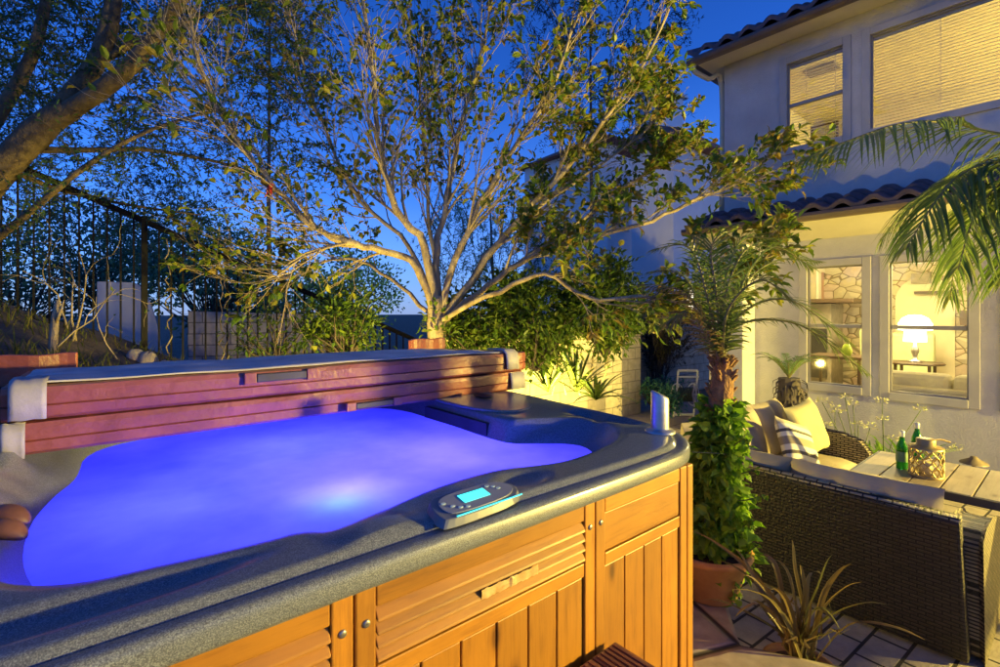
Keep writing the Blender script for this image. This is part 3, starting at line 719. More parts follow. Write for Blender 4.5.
# ---------------------------------------------------------------- iron fence
FV = 6.9
def fb(u): return 1.66 - .42*(u+.58)
fn = thing('iron_fence', (1.3,FV,.6), 'black iron railing fence stepping down the slope behind the hot tub', 'fence')
U0, U1 = -2.2, 4.2
for off, h in ((0,.055),(1.5,.065)):
    MB().hexa([(U0,FV-.02,fb(U0)+off),(U1,FV-.02,fb(U1)+off),(U1,FV+.02,fb(U1)+off),(U0,FV+.02,fb(U0)+off),(U0,FV-.02,fb(U0)+off+h),(U1,FV-.02,fb(U1)+off+h),(U1,FV+.02,fb(U1)+off+h),(U0,FV+.02,fb(U0)+off+h)]).build('rail', M['iron'], fn)
u = U0 + .05
while u < U1:
    MB().hexa([(u-.009,FV-.009,fb(u-.009)+.04),(u+.009,FV-.009,fb(u+.009)+.04),(u+.009,FV+.009,fb(u+.009)+.04),(u-.009,FV+.009,fb(u-.009)+.04),(u-.009,FV-.009,fb(u-.009)+1.505),(u+.009,FV-.009,fb(u+.009)+1.505),(u+.009,FV+.009,fb(u+.009)+1.505),(u-.009,FV+.009,fb(u-.009)+1.505)]).build('picket', M['iron'], fn)
    u += .117
for u in (-1.6, .52, 2.64):
    MB().box(u-.03,u+.03,FV-.032,FV+.032,hill(u,FV)-.3,fb(u)+1.59).build('post', M['iron'], fn, bevel=.004)
vn = thing('fence_vine', (1.4,FV-.05,.9), 'dry brown vine twisted round the fence pickets', 'vine')
tb = MB(); lf = MB()
for u in (.75,1.3,1.36,1.62,1.95,2.3):
    pts = []
    for i in range(24):
        z = lerp(hill(u,FV), fb(u)+1.45, i/23); pts.append((u+.022*math.cos(i*1.5)+.02*random.uniform(-1,1), FV+.025*math.sin(i*1.5), z))
    tb.tube(pts, .008, 5)
    for _ in range(14):
        p = Vector(random.choice(pts)); lf.leaf(p, rv(1), rv(1), .06, .03)
tb.build('stem', M['bark'], vn, smooth=True); lf.build('foliage', M['hedge'], vn)
# slope dressing
stp = thing('cut_stump', at(53,385,3.9), 'thin broken tree stump standing on the slope at left', 'stump')
p = at(53,385,3.9); p.z = hill(p.x,p.y)-.05
MB().tube([p, at(53,345,3.9), at(55,318,3.9), at(57,300,3.9)], [.035,.03,.026,.012], 9).build('trunk', M['bark'], stp, smooth=True)
MB().tube([at(55,325,3.9), at(60,312,3.88), at(64,300,3.86)], [.016,.012,.004], 6).build('snag', M['bark'], stp, smooth=True)
for k, (x, y, s, lab) in enumerate(((120,364,.07,'rounded pale rock, smallest and leftmost at the fence foot'),(136,360,.10,'tall pale rock beside the fence post foot'),(148,362,.09,'upright pale rock right of the fence post foot'),(165,368,.07,'flat pale rock low on the slope behind the cover'))):
    c = at(x, y, 4.9); m_ = MB(); rows = []
    for i in range(9):
        th = math.pi*i/8
        rows.append([tuple(c + Vector((math.sin(th)*math.cos(ph)*s, math.sin(th)*math.sin(ph)*s, math.cos(th)*s*1.1))*(1+.35*noise.noise(Vector((th*1.5+k*3, math.cos(ph), math.sin(ph)))))) for ph in [2*math.pi*q/12 for q in range(12)]])
    m_.grid(rows, closed=True); tag(m_.build('rock', M['rock'], loc=c-Vector((0,0,s)), smooth=True), lab, 'rock', 'pale rocks at the fence foot')
mb = MB()
for _ in range(1500):
    x = random.uniform(-60, 330); v = random.uniform(3.9, 6.8)
    a = (x-HX)/F; Y = v/(.766-.643*a); u = Y*(.766*a+.643); z = hill(u,v)
    if noise.noise(Vector((u*1.5,v*1.5,2))) < -.05: continue
    p = Vector((u,v,z)); d = Vector((random.uniform(-.5,.5),random.uniform(-.5,.5),1))
    L = random.uniform(.06,.18); mb.blade([p, p+d*L*.6, p+d*L+Vector((d.x,d.y,-.2))*L*.5], [.005,.004,.001])
o = mb.build('rough_grass', M['grass']); tag(o, 'rough yellow-green grass and weeds on the slope behind the cover', 'grass', kind='stuff')
# pale curved garden wall and block wall beyond the fence
m_ = MB(); prof = []
for i in range(21):
    t = i/20; prof.append((t, 1.0 if t < .5 else math.sqrt(max(0,1-((t-.5)/.5)**2))))
c0 = at(98, 400, 8.2); c1 = at(166, 400, 8.7)
top = [(c0.lerp(c1, t).x, c0.lerp(c1, t).y, -.1 + 2.3*h) for t, h in prof]; bot = [(x, y, -.2) for x, y, z in top]
m_.grid([bot, top]); o = m_.build('curved_wall', M['farwall'], loc=c0-Vector((0,0,c0.z)), solid=.2)
tag(o, 'pale plaster wall with a curved falling end beyond the fence', 'wall')
m_ = MB(); a = at(188, 330, 8.3); b_ = at(352, 330, 9.3)
d = (b_-a).normalized(); nn = Vector((-d.y, d.x, 0))*.1
m_.hexa([(a.x,a.y,-.2),(b_.x,b_.y,-.2),(b_.x+nn.x,b_.y+nn.y,-.2),(a.x+nn.x,a.y+nn.y,-.2),(a.x,a.y,1.72),(b_.x,b_.y,1.62),(b_.x+nn.x,b_.y+nn.y,1.62),(a.x+nn.x,a.y+nn.y,1.72)])
tag(m_.build('block_wall', brickmat('far block', (.52,.47,.45), (.60,.54,.52), (.2,.18,.17), .4, .19, .01, 'xz'), loc=(a.x,a.y,0)), 'low grey block wall beyond the far end of the iron fence', 'wall')
# ---------------------------------------------------------------- block walls at the back
m_ = MB().box(3.2, 7.16, 4.85, 5.05, -.02, 1.33); m_.box(3.18, 7.2, 4.83, 5.07, 1.332, 1.38)
tag(m_.build('block_wall', M['blockwall'], loc=(5,4.85,0), bevel=.006), 'lamp-lit tan block garden wall behind the sword-leaved plants', 'wall')
m_ = MB().box(7.0, 12, 5.55, 5.75, -.02, 1.72); m_.box(6.98, 12, 5.53, 5.77, 1.722, 1.77)
tag(m_.build('block_wall', M['blockwall'], loc=(9,5.6,0), bevel=.006), 'shaded block garden wall set back behind the hose reel', 'wall')
wv = thing('wall_vine', at(682,395,8.6), 'dark leafless vine climbing the shaded block wall', 'vine')
tb = MB(); lf = MB()
for _ in range(26):
    x = random.uniform(664, 708); p = at(x, 400, 9.3); p.y = 5.46; p.z = .05
    recurse(tb, lf, p, Vector((random.uniform(-.2,.2),0,1)), random.uniform(.8,1.3), .012, 2, dict(wig=.2, up=.1, spread=.6, kids=5, leaves=5, prob=.9, ll=.07, lw=.035, seg=4))
tb.build('stems', M['barkfar'], wv); lf.build('foliage', leafmat('dark vine leaf', [(.04,.03,.02),(.05,.06,.02)]), wv)
for x, y, D, lab in ((650,392,8.3,'low dark green groundcover clump before the shaded block wall'),(672,388,8.8,'second low dark clump, beside the hose reel'),(668,400,7.6,'small green clump at the path edge by the lit wall end')):
    shrub('wall_shrub', onp(x,y,D), (.28,.2,.16), 22, 22, .07, .03, M['teal'], lab, group='low plants by the block walls', cl=.7)
# sword-leaved plants
def sword(c, n, L, W, mt, label, name, group, cat='plant', erect=.6, droop=.5):
    m_ = MB()
    for k in range(n):
        a = 2*math.pi*k/n*2.4 + random.uniform(-.3,.3); el = erect*random.uniform(.3,1.4)
        d = Vector((math.cos(a), math.sin(a), 0)); l = L*random.uniform(.6,1.15); pts = []
        for i in range(7):
            t = i/6; pts.append(Vector(c) + d*(l*t*math.cos(el)) + Vector((0,0,l*(t*math.sin(el)+.25*t-droop*t*t*.6))))
        m_.blade(pts, [W*(.55+.6*math.sin(math.pi*min(1,t_/6*1.05)))*(1-.85*(t_/6)**3) for t_ in range(7)], Vector((-d.y, d.x, 0)))
    t = m_.build(name, mt, loc=c); return tag(t, label, cat, group)
G = 'sword-leaved plants by the lit block wall'
sword(onp(548,392,5.6), 20, .62, .022, M['sword'], 'sword-leaved plant leftmost, right behind the cover end', 'sword_plant', G, erect=1.0)
sword(onp(576,392,5.9), 22, .66, .026, M['sword'], 'tall sword-leaved plant in the middle before the lit wall', 'sword_plant', G, erect=1.1)
sword(onp(596,400,5.6), 24, .52, .022, M['sword'], 'low arching sword-leaved plant rightmost by the lit wall', 'sword_plant', G, erect=.7, droop=.8)
# bare stems in front of the wall
bs = thing('bare_stem_shrub', at(585,395,6.0), 'thin bare-stemmed shrub rising from the sword-leaved plants', 'shrub')
tb = MB(); lf = MB()
for x in (552,566,580,590,600):
    p = at(x, 395, 6.0); recurse(tb, lf, p, Vector((0,0,1))+rv(.25), .75, .014, 1, dict(wig=.22, up=.15, spread=.6, kids=6, leaves=10, prob=.8, ll=.08, lw=.022, seg=5))
tb.build('stems', M['bark'], bs, smooth=True); lf.build('foliage', M['hedge'], bs)
# ---------------------------------------------------------------- hose reel
hr = thing('hose_reel', (7.55,4.25,.01), 'pale plastic hose reel cart standing at the house corner', 'hose reel')
hc = Vector((7.55,4.25,.01))
def hp(a, b_, z): return hc + RT*a + FW*b_ + Vector((0,0,z))
for s in (-.16,.16):
    MB().tube([hp(s-.08,-.1,0), hp(s,.0,.35), hp(s+.07,.1,.72)], .018, 6).build('side_frame', M['hoseframe'], hr)
MB().tube([hp(-.09,.1,.72), hp(.23,.1,.72)], .022, 6).tube([hp(-.09,.06,.62), hp(.23,.06,.62)], .014, 6).build('handle', M['hoseframe'], hr)
MB().tube([hp(-.24,-.1,.03), hp(.08,-.1,.03)], .022, 6).build('foot_bar', M['hoseframe'], hr)
for s in (-.13,.13):
    m_ = MB()
    rows = [[tuple(hp(s-.02, 0, .34) + FW*0 + (RT*(.55*math.cos(a)*r) + FW*(.35*math.cos(a)*r*0) + Vector((0,0,math.sin(a)*r)))) for a in [2*math.pi*k/24 for k in range(24)]] for r in (.17,.19)]
    m_.grid(rows, closed=True)
    for k in range(5):
        a = 2*math.pi*k/5; m_.tube([hp(s-.02,0,.34), hp(s-.02,0,.34)+RT*.55*math.cos(a)*.18+Vector((0,0,math.sin(a)*.18))], .01, 5)
    m_.build('drum_flange', M['hoseframe'], hr, solid=.015)
m_ = MB()
for k in range(8): m_.tube([hp(-.11+k*.03,0,.34)+RT*.5*math.cos(a)*.11+Vector((0,0,math.sin(a)*.11))+FW*math.cos(a)*.09 for a in [2*math.pi*q/20 for q in range(21)]], .014, 6)
m_.build('hose', M['hose'], hr, smooth=True)
# ================================================================ house
HU = 6.98; UU = 7.30; HE = 3.5
hs = thing('house', (8.5,-1,0), 'two-storey pale stucco house with lit windows and dark tiled eaves', 'house')
def wallx(u, v0, v1, z0, z1, ops, th=.14):
    m_ = MB(); vs = sorted({v0, v1, *[o[0] for o in ops], *[o[1] for o in ops]}); zs = sorted({z0, z1, *[o[2] for o in ops], *[o[3] for o in ops]})
    for i in range(len(vs)-1):
        for j in range(len(zs)-1):
            cv, cz = (vs[i]+vs[i+1])/2, (zs[j]+zs[j+1])/2
            if any(o[0] < cv < o[1] and o[2] < cz < o[3] for o in ops): continue
            for uu in (u, u+th): m_.add([(uu,vs[i],zs[j]),(uu,vs[i+1],zs[j]),(uu,vs[i+1],zs[j+1]),(uu,vs[i],zs[j+1])], [(0,1,2,3)])
    for a, b_, c, d in ops:
        for p, q in (((a,c),(b_,c)),((b_,c),(b_,d)),((b_,d),(a,d)),((a,d),(a,c))):
            m_.add([(u,p[0],p[1]),(u,q[0],q[1]),(u+th,q[0],q[1]),(u+th,p[0],p[1])], [(0,1,2,3)])
    return m_
LOW = [(1.70,2.30,.80,2.27),(.79,1.47,.78,2.27),(-.35,.50,.78,2.27),(-1.6,-.6,.78,2.27)]
UPW = [(1.98,2.65,3.90,5.07),(-.9,1.72,3.90,5.07)]
m_ = wallx(HU, -7, HE, -.05, 2.95, LOW)
m_.add([(HU,HE,-.05),(11.4,HE,-.05),(11.4,HE,2.95),(HU,HE,2.95)], [(0,1,2,3)])
m_.build('wall', M['stucco'], hs)
m_ = wallx(UU, -7, HE, 2.8, 5.36, UPW)
m_.add([(UU,HE,2.8),(11.4,HE,2.8),(11.4,HE,5.36),(UU,HE,5.36)], [(0,1,2,3)])
m_.build('upper_wall', M['stucco'], hs)
for v0, v1 in ((2.92,3.36),(-2.95,-2.5),(-4.55,-4.1)):
    MB().box(6.60, HU-.004, v0, v1, -.02, 2.60).build('pier', M['stucco'], hs, bevel=.01)
# lower soffit, gutter, tiles
m_ = MB(); m_.hexa([(6.58,-7,2.79),(6.58,3.62,2.79),(HU-.003,3.62,2.60),(HU-.003,-7,2.60),(6.58,-7,2.82),(6.58,3.62,2.82),(HU-.003,3.62,2.82),(HU-.003,-7,2.82)])
m_.build('soffit', M['soffit'], hs)
def gutter(u, z, v0, v1):
    m_ = MB(); pr = [(u,z+.09),(u-.015,z+.085),(u-.02,z+.05),(u-.005,z+.015),(u+.02,z),(u+.09,z),(u+.09,z+.09)]
    m_.grid([[(a, v0, b_) for a, b_ in pr], [(a, v1, b_) for a, b_ in pr]], closed=True)
    m_.f.append(tuple(range(7))); m_.f.append(tuple(range(7,14))[::-1])
    m_.build('gutter', M['gutter'], hs)
gutter(6.485, 2.775, -7, 3.72); 
def tiles(u0, z0, u1, z1, v0, v1, sp, nc, name='roof', hip=0):
    m_ = MB()
    ns = 10
    for c in range(nc):
        a, b_ = c/nc, (c+1.12)/nc
        nv = int((v1-v0)/sp*ns)
        rows = []
        for t, dz in ((a, .045), (a+.001, .06), (b_, .015)):
            row = []
            for i in range(nv+1):
                v = v0+i*sp/ns; ph = (i % ns)/ns
                h = .055*math.sin(math.pi*ph/.62) if ph < .62 else -.02*math.sin(math.pi*(ph-.62)/.38)
                vv = min(v, v1 - hip*t)
                row.append((lerp(u0,u1,t), vv, lerp(z0,z1,t)+dz+h))
            rows.append(row)
        lo_ = [(p[0]+.012, p[1], p[2]-.045) for p in rows[0]]
        m_.grid([lo_]+rows)
    return m_.build(name, M['tile'], hs, smooth=True)
tiles(6.49, 2.865, 7.298, 3.14, -7, 3.70, .29, 3)
m_ = MB(); m_.add([(6.49,-7,2.86),(6.49,3.7,2.86),(7.3,3.7,3.14),(7.3,-7,3.14),(6.49,-7,2.83),(6.49,3.7,2.83),(7.3,3.7,2.83),(7.3,-7,2.83)],[(0,1,2,3),(7,6,5,4),(0,4,5,1),(1,5,6,2)])
m_.build('roof_deck', M['gutter'], hs)
# upper eave
m_ = MB().box(6.88, 11.6, -7, 3.74, 5.365, 5.385); m_.build('upper_soffit', M['soffit'], hs)
gutter(6.80, 5.32, -7, 3.80)
MB().box(6.80, 11.6, 3.77, 3.83, 5.33, 5.43).build('end_gutter', M['gutter'], hs)
tiles(6.79, 5.43, 10.2, 7.0, -7, 3.84, .29, 10, hip=3.4)
m_ = MB(); m_.add([(6.8,-7,5.42),(6.8,3.83,5.42),(10.2,.43,6.98),(10.2,-7,6.98),(11.6,3.83,5.42),(11.6,.43,6.98)],[(0,1,2,3),(1,4,5,2)]); m_.build('upper_roof_deck', M['tile'], hs)
def pipe(pts, mt): MB().tube(smooth_path(pts, 4), .036, 10).build('downspout', mt, hs, smooth=True)
dsm = noisy('cream pipe', (.55,.50,.36), (.6,.55,.4), 5, .5, 40, 0)
pipe([(6.55,3.62,2.78),(6.55,3.62,2.68),(6.62,3.60,2.58),(6.95,3.56,2.45),(7.03,3.555,2.3),(7.03,3.555,.1)], dsm)
pipe([(6.86,3.74,5.33),(6.87,3.74,5.24),(7.1,3.64,5.16),(7.34,3.56,5.1),(7.34,3.56,3.2)], dsm)
def window(u, v0, v1, z0, z1, mid=None, blind=None, trim=.075):
    w = MB()
    w.box(u-.022, u-.002, v0-trim, v0+.012, z0-trim, z1+trim); w.box(u-.022, u-.002, v1-.012, v1+trim, z0-trim, z1+trim)
    w.box(u-.0215, u-.002, v0+.0125, v1-.0125, z1-.012, z1+trim); w.box(u-.03, u-.002, v0+.0125, v1-.0125, z0-trim, z0+.012)
    wo = w.build('window', M['trim'], hs, bevel=.004)
    s = MB(); f = .028
    s.box(u+.03, u+.07, v0, v0+f, z0, z1); s.box(u+.03, u+.07, v1-f, v1, z0, z1)
    s.box(u+.031, u+.069, v0+f, v1-f, z0, z0+f); s.box(u+.031, u+.069, v0+f, v1-f, z1-f, z1)
    if mid: s.box(u+.02, u+.068, v0+f, v1-f, mid-.022, mid+.022)
    s.build('sash', M['sash'], wo, bevel=.003)
    MB().box(u+.046, u+.052, v0+f, v1-f, z0+f, z1-f).build('pane', M['glass'], wo)
    if blind:
        b_ = MB(); z = z1-.05
        while z > z0+.03:
            b_.add([(u+.095,v0+.02,z-.011),(u+.095,v1-.02,z-.011),(u+.125,v1-.02,z+.011),(u+.125,v0+.02,z+.011)], [(0,1,2,3)]); z -= blind
        b_.box(u+.09,u+.13,v0+.015,v1-.015,z1-.045,z1-.005)
        k = v0+.12
        while k < v1: b_.box(u+.088,u+.0905,k-.003,k+.003,z0+.02,z1-.04); k += .34 if v1-v0 < 1 else .62
        b_.build('blind', M['blind'], wo)
    return wo
for a, b_, c, d in LOW[:3]: window(HU, a, b_, c, d, mid=1.53)
window(HU, *LOW[3], mid=1.53)
window(UU, *UPW[0], mid=4.49, blind=.037); window(UU, *UPW[1], blind=.037)
# interior shells
m_ = MB()
m_.add([(11.2,3.42,.25),(11.2,-2.4,.25),(11.2,-2.4,2.58),(11.2,3.42,2.58)], [(0,1,2,3)])
m_.build('stone_interior_wall', M['stone'], hs)
m_ = MB(); m_.add([(7.14,3.42,.25),(11.2,3.42,.25),(11.2,3.42,2.58),(7.14,3.42,2.58)], [(0,1,2,3)]); m_.add([(7.14,-2.4,.25),(11.2,-2.4,.25),(11.2,-2.4,2.58),(7.14,-2.4,2.58)], [(0,1,2,3)])
m_.add([(7.1,-2.4,2.58),(11.2,-2.4,2.58),(11.2,3.42,2.58),(7.1,3.42,2.58)], [(0,1,2,3)])
# arched cream recess on the stone wall
arc = [(11.17, 1.45, .25), (11.17, 2.25, .25)] + [(11.17, 1.85+.4*math.cos(a), 1.9+.42*math.sin(a)) for a in [math.pi*k/14 for k in range(15)]]
m_.add(arc, [tuple(range(len(arc)))])
m_.build('interior_wall', M['cream'], hs)
m_ = MB(); m_.add([(7.1,-2.4,.25),(11.2,-2.4,.25),(11.2,3.42,.25),(7.1,3.42,.25)], [(0,1,2,3)]); m_.build('interior_floor', M['carpet'], hs)
m_ = MB(); a0,a1,b0,b1,z0,z1 = 7.46,10.8,-3,3.42,3.2,5.30
m_.add([(a1,b0,z0),(a1,b1,z0),(a1,b1,z1),(a1,b0,z1)],[(0,1,2,3)]); m_.add([(a0,b1,z0),(a1,b1,z0),(a1,b1,z1),(a0,b1,z1)],[(0,1,2,3)]); m_.add([(a0,b0,z0),(a1,b0,z0),(a1,b0,z1),(a0,b0,z1)],[(0,1,2,3)])
m_.add([(a0,b0,z1),(a1,b0,z1),(a1,b1,z1),(a0,b1,z1)],[(0,1,2,3)]); m_.add([(a0,b0,z0),(a1,b0,z0),(a1,b1,z0),(a0,b1,z0)],[(0,1,2,3)])
m_.build('upper_interior_wall', M['cream'], hs)
MB().box(8.2,8.5,2.35,2.75,5.27,5.295).build('ceiling_vent', M['curtain'], hs)
# furniture inside
def ip(px, py, u):  # point on plane X=u seen at pixel
    a = (px-HX)/F; D = u/(.766*a+.643); return at(px, py, D)
lp = ip(915, 362, 9.3)
tl = thing('side_table', (lp.x, lp.y, .25), 'round dark side table under the glowing lamp indoors', 'side table')
tz = lp.z
MB().lathe([(0,-.03),(.33,-.03),(.34,-.015),(.33,0),(0,0)], (lp.x,lp.y,tz), 32).build('top', M['darkwood'], tl)
for k in range(4):
    a = math.pi/4+k*math.pi/2; MB().box(lp.x+.27*math.cos(a)-.018,lp.x+.27*math.cos(a)+.018,lp.y+.27*math.sin(a)-.018,lp.y+.27*math.sin(a)+.018,.25,tz-.03).build('leg', M['darkwood'], tl)
la = thing('table_lamp', (lp.x,lp.y,tz), 'glowing table lamp with dome shade on the indoor side table', 'lamp')
MB().lathe([(0,0),(.09,0),(.09,.02),(.03,.04),(.03,.10),(.05,.15),(.05,.2),(.02,.25),(.02,.34)], (lp.x,lp.y,tz+.001), 24).build('base', M['steel'], la, smooth=True)
ls = MB(); ls.lathe([(.135,.30),(.125,.46),(.20,.47),(.195,.56),(.15,.64),(.08,.68),(.0,.69)], (lp.x,lp.y,tz), 32); ls.build('shade', M['lampshade'], la, smooth=True)
c = ip(895, 372, 9.9)
ac = thing('armchair', (c.x,c.y,.25), 'pale green high-backed armchair behind the lamp indoors', 'armchair')
MB().box(c.x-.1,c.x+.6,c.y-.4,c.y+.35,.4,.72).build('seat', M['greenchair'], ac, bevel=.05)
MB().hexa([(c.x+.0,c.y+.30,.6),(c.x+.62,c.y+.30,.6),(c.x+.62,c.y+.46,.6),(c.x+.0,c.y+.46,.6),(c.x+.04,c.y+.36,1.42),(c.x+.55,c.y+.36,1.42),(c.x+.55,c.y+.5,1.42),(c.x+.04,c.y+.5,1.42)]).build('backrest', M['greenchair'], ac, bevel=.05)
MB().box(c.x+.5,c.x+.66,c.y-.4,c.y+.3,.6,1.35).build('wing', M['greenchair'], ac, bevel=.05)
for dx,dy in ((-.05,-.35),(.55,-.35),(-.05,.3),(.55,.3)): MB().box(c.x+dx-.02,c.x+dx+.02,c.y+dy-.02,c.y+dy+.02,.25,.4).build('leg', M['darkwood'], ac)
co = thing('couch', (7.6,1.1,.25), 'cream couch with its back to the lower window indoors', 'couch')
MB().box(7.28,7.45,.2,1.62,.3,.84).build('backrest', M['loungecloth'], co, bevel=.03)
for v0, v1 in ((1.0,1.60),(.38,.985)): MB().box(7.40,7.66,v0,v1,.66,.99).build('back_cushion', M['loungecloth'], co, bevel=.06)
MB().box(7.46,8.2,.2,1.62,.3,.7).build('seat', M['loungecloth'], co, bevel=.04)
# curtain
q0, q1 = ip(893,300,8.3), ip(908,300,8.3)
m_ = MB(); rows = []
for z in (.35,1.2,2.2):
    rows.append([(8.3+.04*math.sin(i*1.3), lerp(1.72,1.98,i/24)+(.05 if z<1 else 0), z) for i in range(25)])
m_.grid(rows); tag(m_.build('curtain', M['curtain'], loc=(8.3,1.85,.3), solid=.01, smooth=True), 'dark gathered curtain hanging inside the lamp window', 'curtain')
# shelf, picture and console indoors
c = ip(935,292,11.0); tag(MB().box(11.02,11.16,c.y-.28,c.y+.28,c.z-.03,c.z+.02).build('wall_shelf', M['darkwood'], loc=(11.1,c.y,c.z)), 'thin dark shelf on the stone wall above the lamp indoors', 'shelf')
c = ip(922,282,11.0); tag(MB().box(11.06,11.14,c.y-.1,c.y+.16,c.z-.02,c.z+.16).build('shelf_frame', M['curtain'], loc=(11.1,c.y,c.z)), 'small frame standing on the indoor wall shelf', 'frame')
c = ip(968,318,10.9); tag(MB().box(10.9,11.15,c.y-.13,c.y+.1,c.z-.12,c.z+.12).build('wall_box', M['darkwood'], loc=(11.1,c.y,c.z-.12)), 'small dark box mounted on the indoor stone wall', 'box')
wf = thing('interior_frame', (10.3,3.4,1.8), 'white framed opening with pink roller shade on the indoor side wall', 'frame')
def sp_(px, py): # on plane Y=3.40
    a = (px-HX)/F; D = 3.40/(.766-.643*a); return at(px, py, D)
a_, b_ = sp_(819,272), sp_(834,300)
x0, x1 = sorted((a_.x, b_.x)); z0, z1 = sorted((a_.z, b_.z))
MB().box(x0-.14,x0,3.36,3.41,z0-.2,z1+.14).box(x1,x1+.14,3.36,3.41,z0-.2,z1+.14).box(x0,x1,3.361,3.41,z1,z1+.14).build('frame', M['whitewood'], wf)
MB().box(x0,x1,3.38,3.41,z0-.2,z1).build('shade', M['pink'], wf)
c = ip(820,298,10.0)
cs = thing('console', (10.2,2.9,.25), 'dark mantel console with a tan cabinet top seen through the left lower window', 'console')
MB().box(9.9,11.0,2.55,3.38,1.86,1.93).build('mantel', M['darkwood'], cs, bevel=.01)
MB().box(10.3,11.0,3.0,3.36,.26,1.85).build('surround', M['curtain'], cs, bevel=.01)
MB().box(10.25,10.29,3.05,3.3,.5,1.4).build('firebox', M['black'], cs)
dt = thing('end_table', (8.6,2.35,.25), 'dark spindly end table behind the left lower window', 'table')
MB().box(8.3,8.9,2.05,2.75,1.02,1.06).build('top', M['darkwood'], dt)
for dx in (8.33,8.87):
    for dy in (2.08,2.72): MB().box(dx-.018,dx+.018,dy-.018,dy+.018,.25,1.02).build('leg', M['darkwood'], dt)
pv = Vector((8.6,2.3,1.06))
vs_ = MB().lathe([(0,0),(.05,0),(.07,.06),(.05,.14),(.03,.17)], pv, 20); tag(vs_.build('vase', noisy('lime vase', (.35,.5,.05), (.42,.58,.08), 6, .4, 40, 0), loc=pv, smooth=True), 'lime green vase on the indoor end table', 'vase')
# upstairs: picture and dresser lamp
c = ip(800,135,9.6)
tag(MB().box(10.72,10.79,2.9,3.3,3.9,4.9).build('wall_picture', M['curtain'], loc=(10.79,3.1,3.9)), 'dark wall picture seen through the small upper window', 'picture')
c = ip(824,140,10.6); fr_ = thing('upstairs_frame', (c.x,c.y,c.z), 'dark framed mirror leaning in the upstairs room', 'mirror')
MB().box(c.x,c.x+.05,c.y-.22,c.y+.22,c.z-.3,c.z+.3).build('frame', M['darkwood'], fr_); MB().box(c.x-.01,c.x-.004,c.y-.17,c.y+.17,c.z-.25,c.z+.25).build('glass', M['sash'], fr_)
# lamps of the place
def lamp(name, loc, col, watts, rad=.08):
    l = bpy.data.lights.new(name, 'POINT'); l.color = col; l.energy = watts; l.shadow_soft_size = rad
    o = bpy.data.objects.new(name, l); COL.objects.link(o); o.location = loc; return o
WARM = (1, .76, .15)
lamp('indoor_lamp', (lp.x, lp.y-.0, tz+.85), (1,.84,.36), 32, .12)
for v in (.4, 2.4):
    cf = thing('ceiling_light', (8.9, v, 2.50), 'flush ceiling light in the downstairs room, %s' % ('near the lamp' if v < 1 else 'near the fireplace'), 'ceiling light')
    MB().lathe([(0,.02),(.14,.02),(.15,.07),(.15,.075)], (8.9,v,2.50), 24).build('diffuser', M['ceilglow'], cf)
    lamp('ceiling_bulb', (8.9, v, 2.40), (1,.84,.36), 62, .12)
cf = thing('ceiling_light', (9.9, -2.2, 5.2), 'flush ceiling light in the upstairs room', 'ceiling light')
MB().lathe([(0,.02),(.14,.02),(.15,.09),(.15,.095)], (9.9,-2.2,5.2), 24).build('diffuser', M['ceilglow'], cf)
lamp('upstairs_bulb', (9.9, -2.2, 4.6), (1,.90,.32), 200, .15)
# wall lantern on the second pier, right of the frame
def lantern(name, c, s, label, glow):
    t = thing(name, c, label, 'wall lantern'); c = Vector(c)
    m_ = MB(); m_.box(c.x-.06*s,c.x+.06*s,c.y-.06*s,c.y+.06*s,c.z-.02*s,c.z); m_.box(c.x-.08*s,c.x+.08*s,c.y-.08*s,c.y+.08*s,c.z+.26*s,c.z+.29*s)
    for dx in (-.06,.06):
        for dy in (-.06,.06): m_.box(c.x+(dx-.006)*s,c.x+(dx+.006)*s,c.y+(dy-.006)*s,c.y+(dy+.006)*s,c.z,c.z+.26*s)
    m_.build('cage', M['iron'], t); MB().box(c.x-.025*s,c.x+.025*s,c.y-.025*s,c.y+.025*s,c.z+.06*s,c.z+.18*s).build('bulb', glow, t)
    return t
lantern('wall_lantern', (6.44,-4.32,1.62), 1.0, 'lit iron wall lantern on the porch pier right of the patio', M['lanternglow'])
MB().box(6.50,6.60,-4.34,-4.30,1.73,1.77).build('bracket', M['iron'], bpy.data.objects['wall_lantern'])
KEY = lamp('patio_lantern_bulb', (6.42,-4.20,1.72), WARM, 3000, .10)
gu = thing('garden_uplight', (3.95,3.62,.25), 'small bronze garden uplight on the ground behind the hot tub, beside the pale tree', 'garden light')
MB().lathe([(0,0),(.05,0),(.055,.02),(.05,.06),(.06,.10),(.055,.10),(.045,.07),(.0,.07)], (3.95,3.62,hill(3.95,3.62)), 24).build('housing', M['bronze'], gu, smooth=True)
MB().lathe([(0,.085),(.043,.085)], (3.95,3.62,hill(3.95,3.62)), 20).build('lens', M['lanternglow'], gu)
sl = bpy.data.lights.new('garden_uplight_bulb', 'SPOT'); sl.color = WARM; sl.energy = 330; sl.spot_size = R(126); sl.spot_blend = .3; sl.shadow_soft_size = .06
slo = bpy.data.objects.new('garden_uplight_bulb', sl); COL.objects.link(slo); slo.location = (3.95,3.62,hill(3.95,3.62)+.16)
slo.rotation_euler = Vector((.3,1.4,.8)).to_track_quat('-Z','Y').to_euler()
hz = hill(1.75,3.78)
gu = thing('garden_uplight', (1.75,3.78,hz), 'small bronze garden uplight tucked behind the folded cover on the slope', 'garden light')
MB().lathe([(0,0),(.05,0),(.055,.02),(.05,.06),(.06,.10),(.055,.10),(.045,.07),(.0,.07)], (1.75,3.78,hz), 24).build('housing', M['bronze'], gu, smooth=True)
MB().lathe([(0,.085),(.043,.085)], (1.75,3.78,hz), 20).build('lens', M['lanternglow'], gu)
lamp('garden_uplight_bulb', (1.75,3.78,hz+.16), WARM, 140, .06)
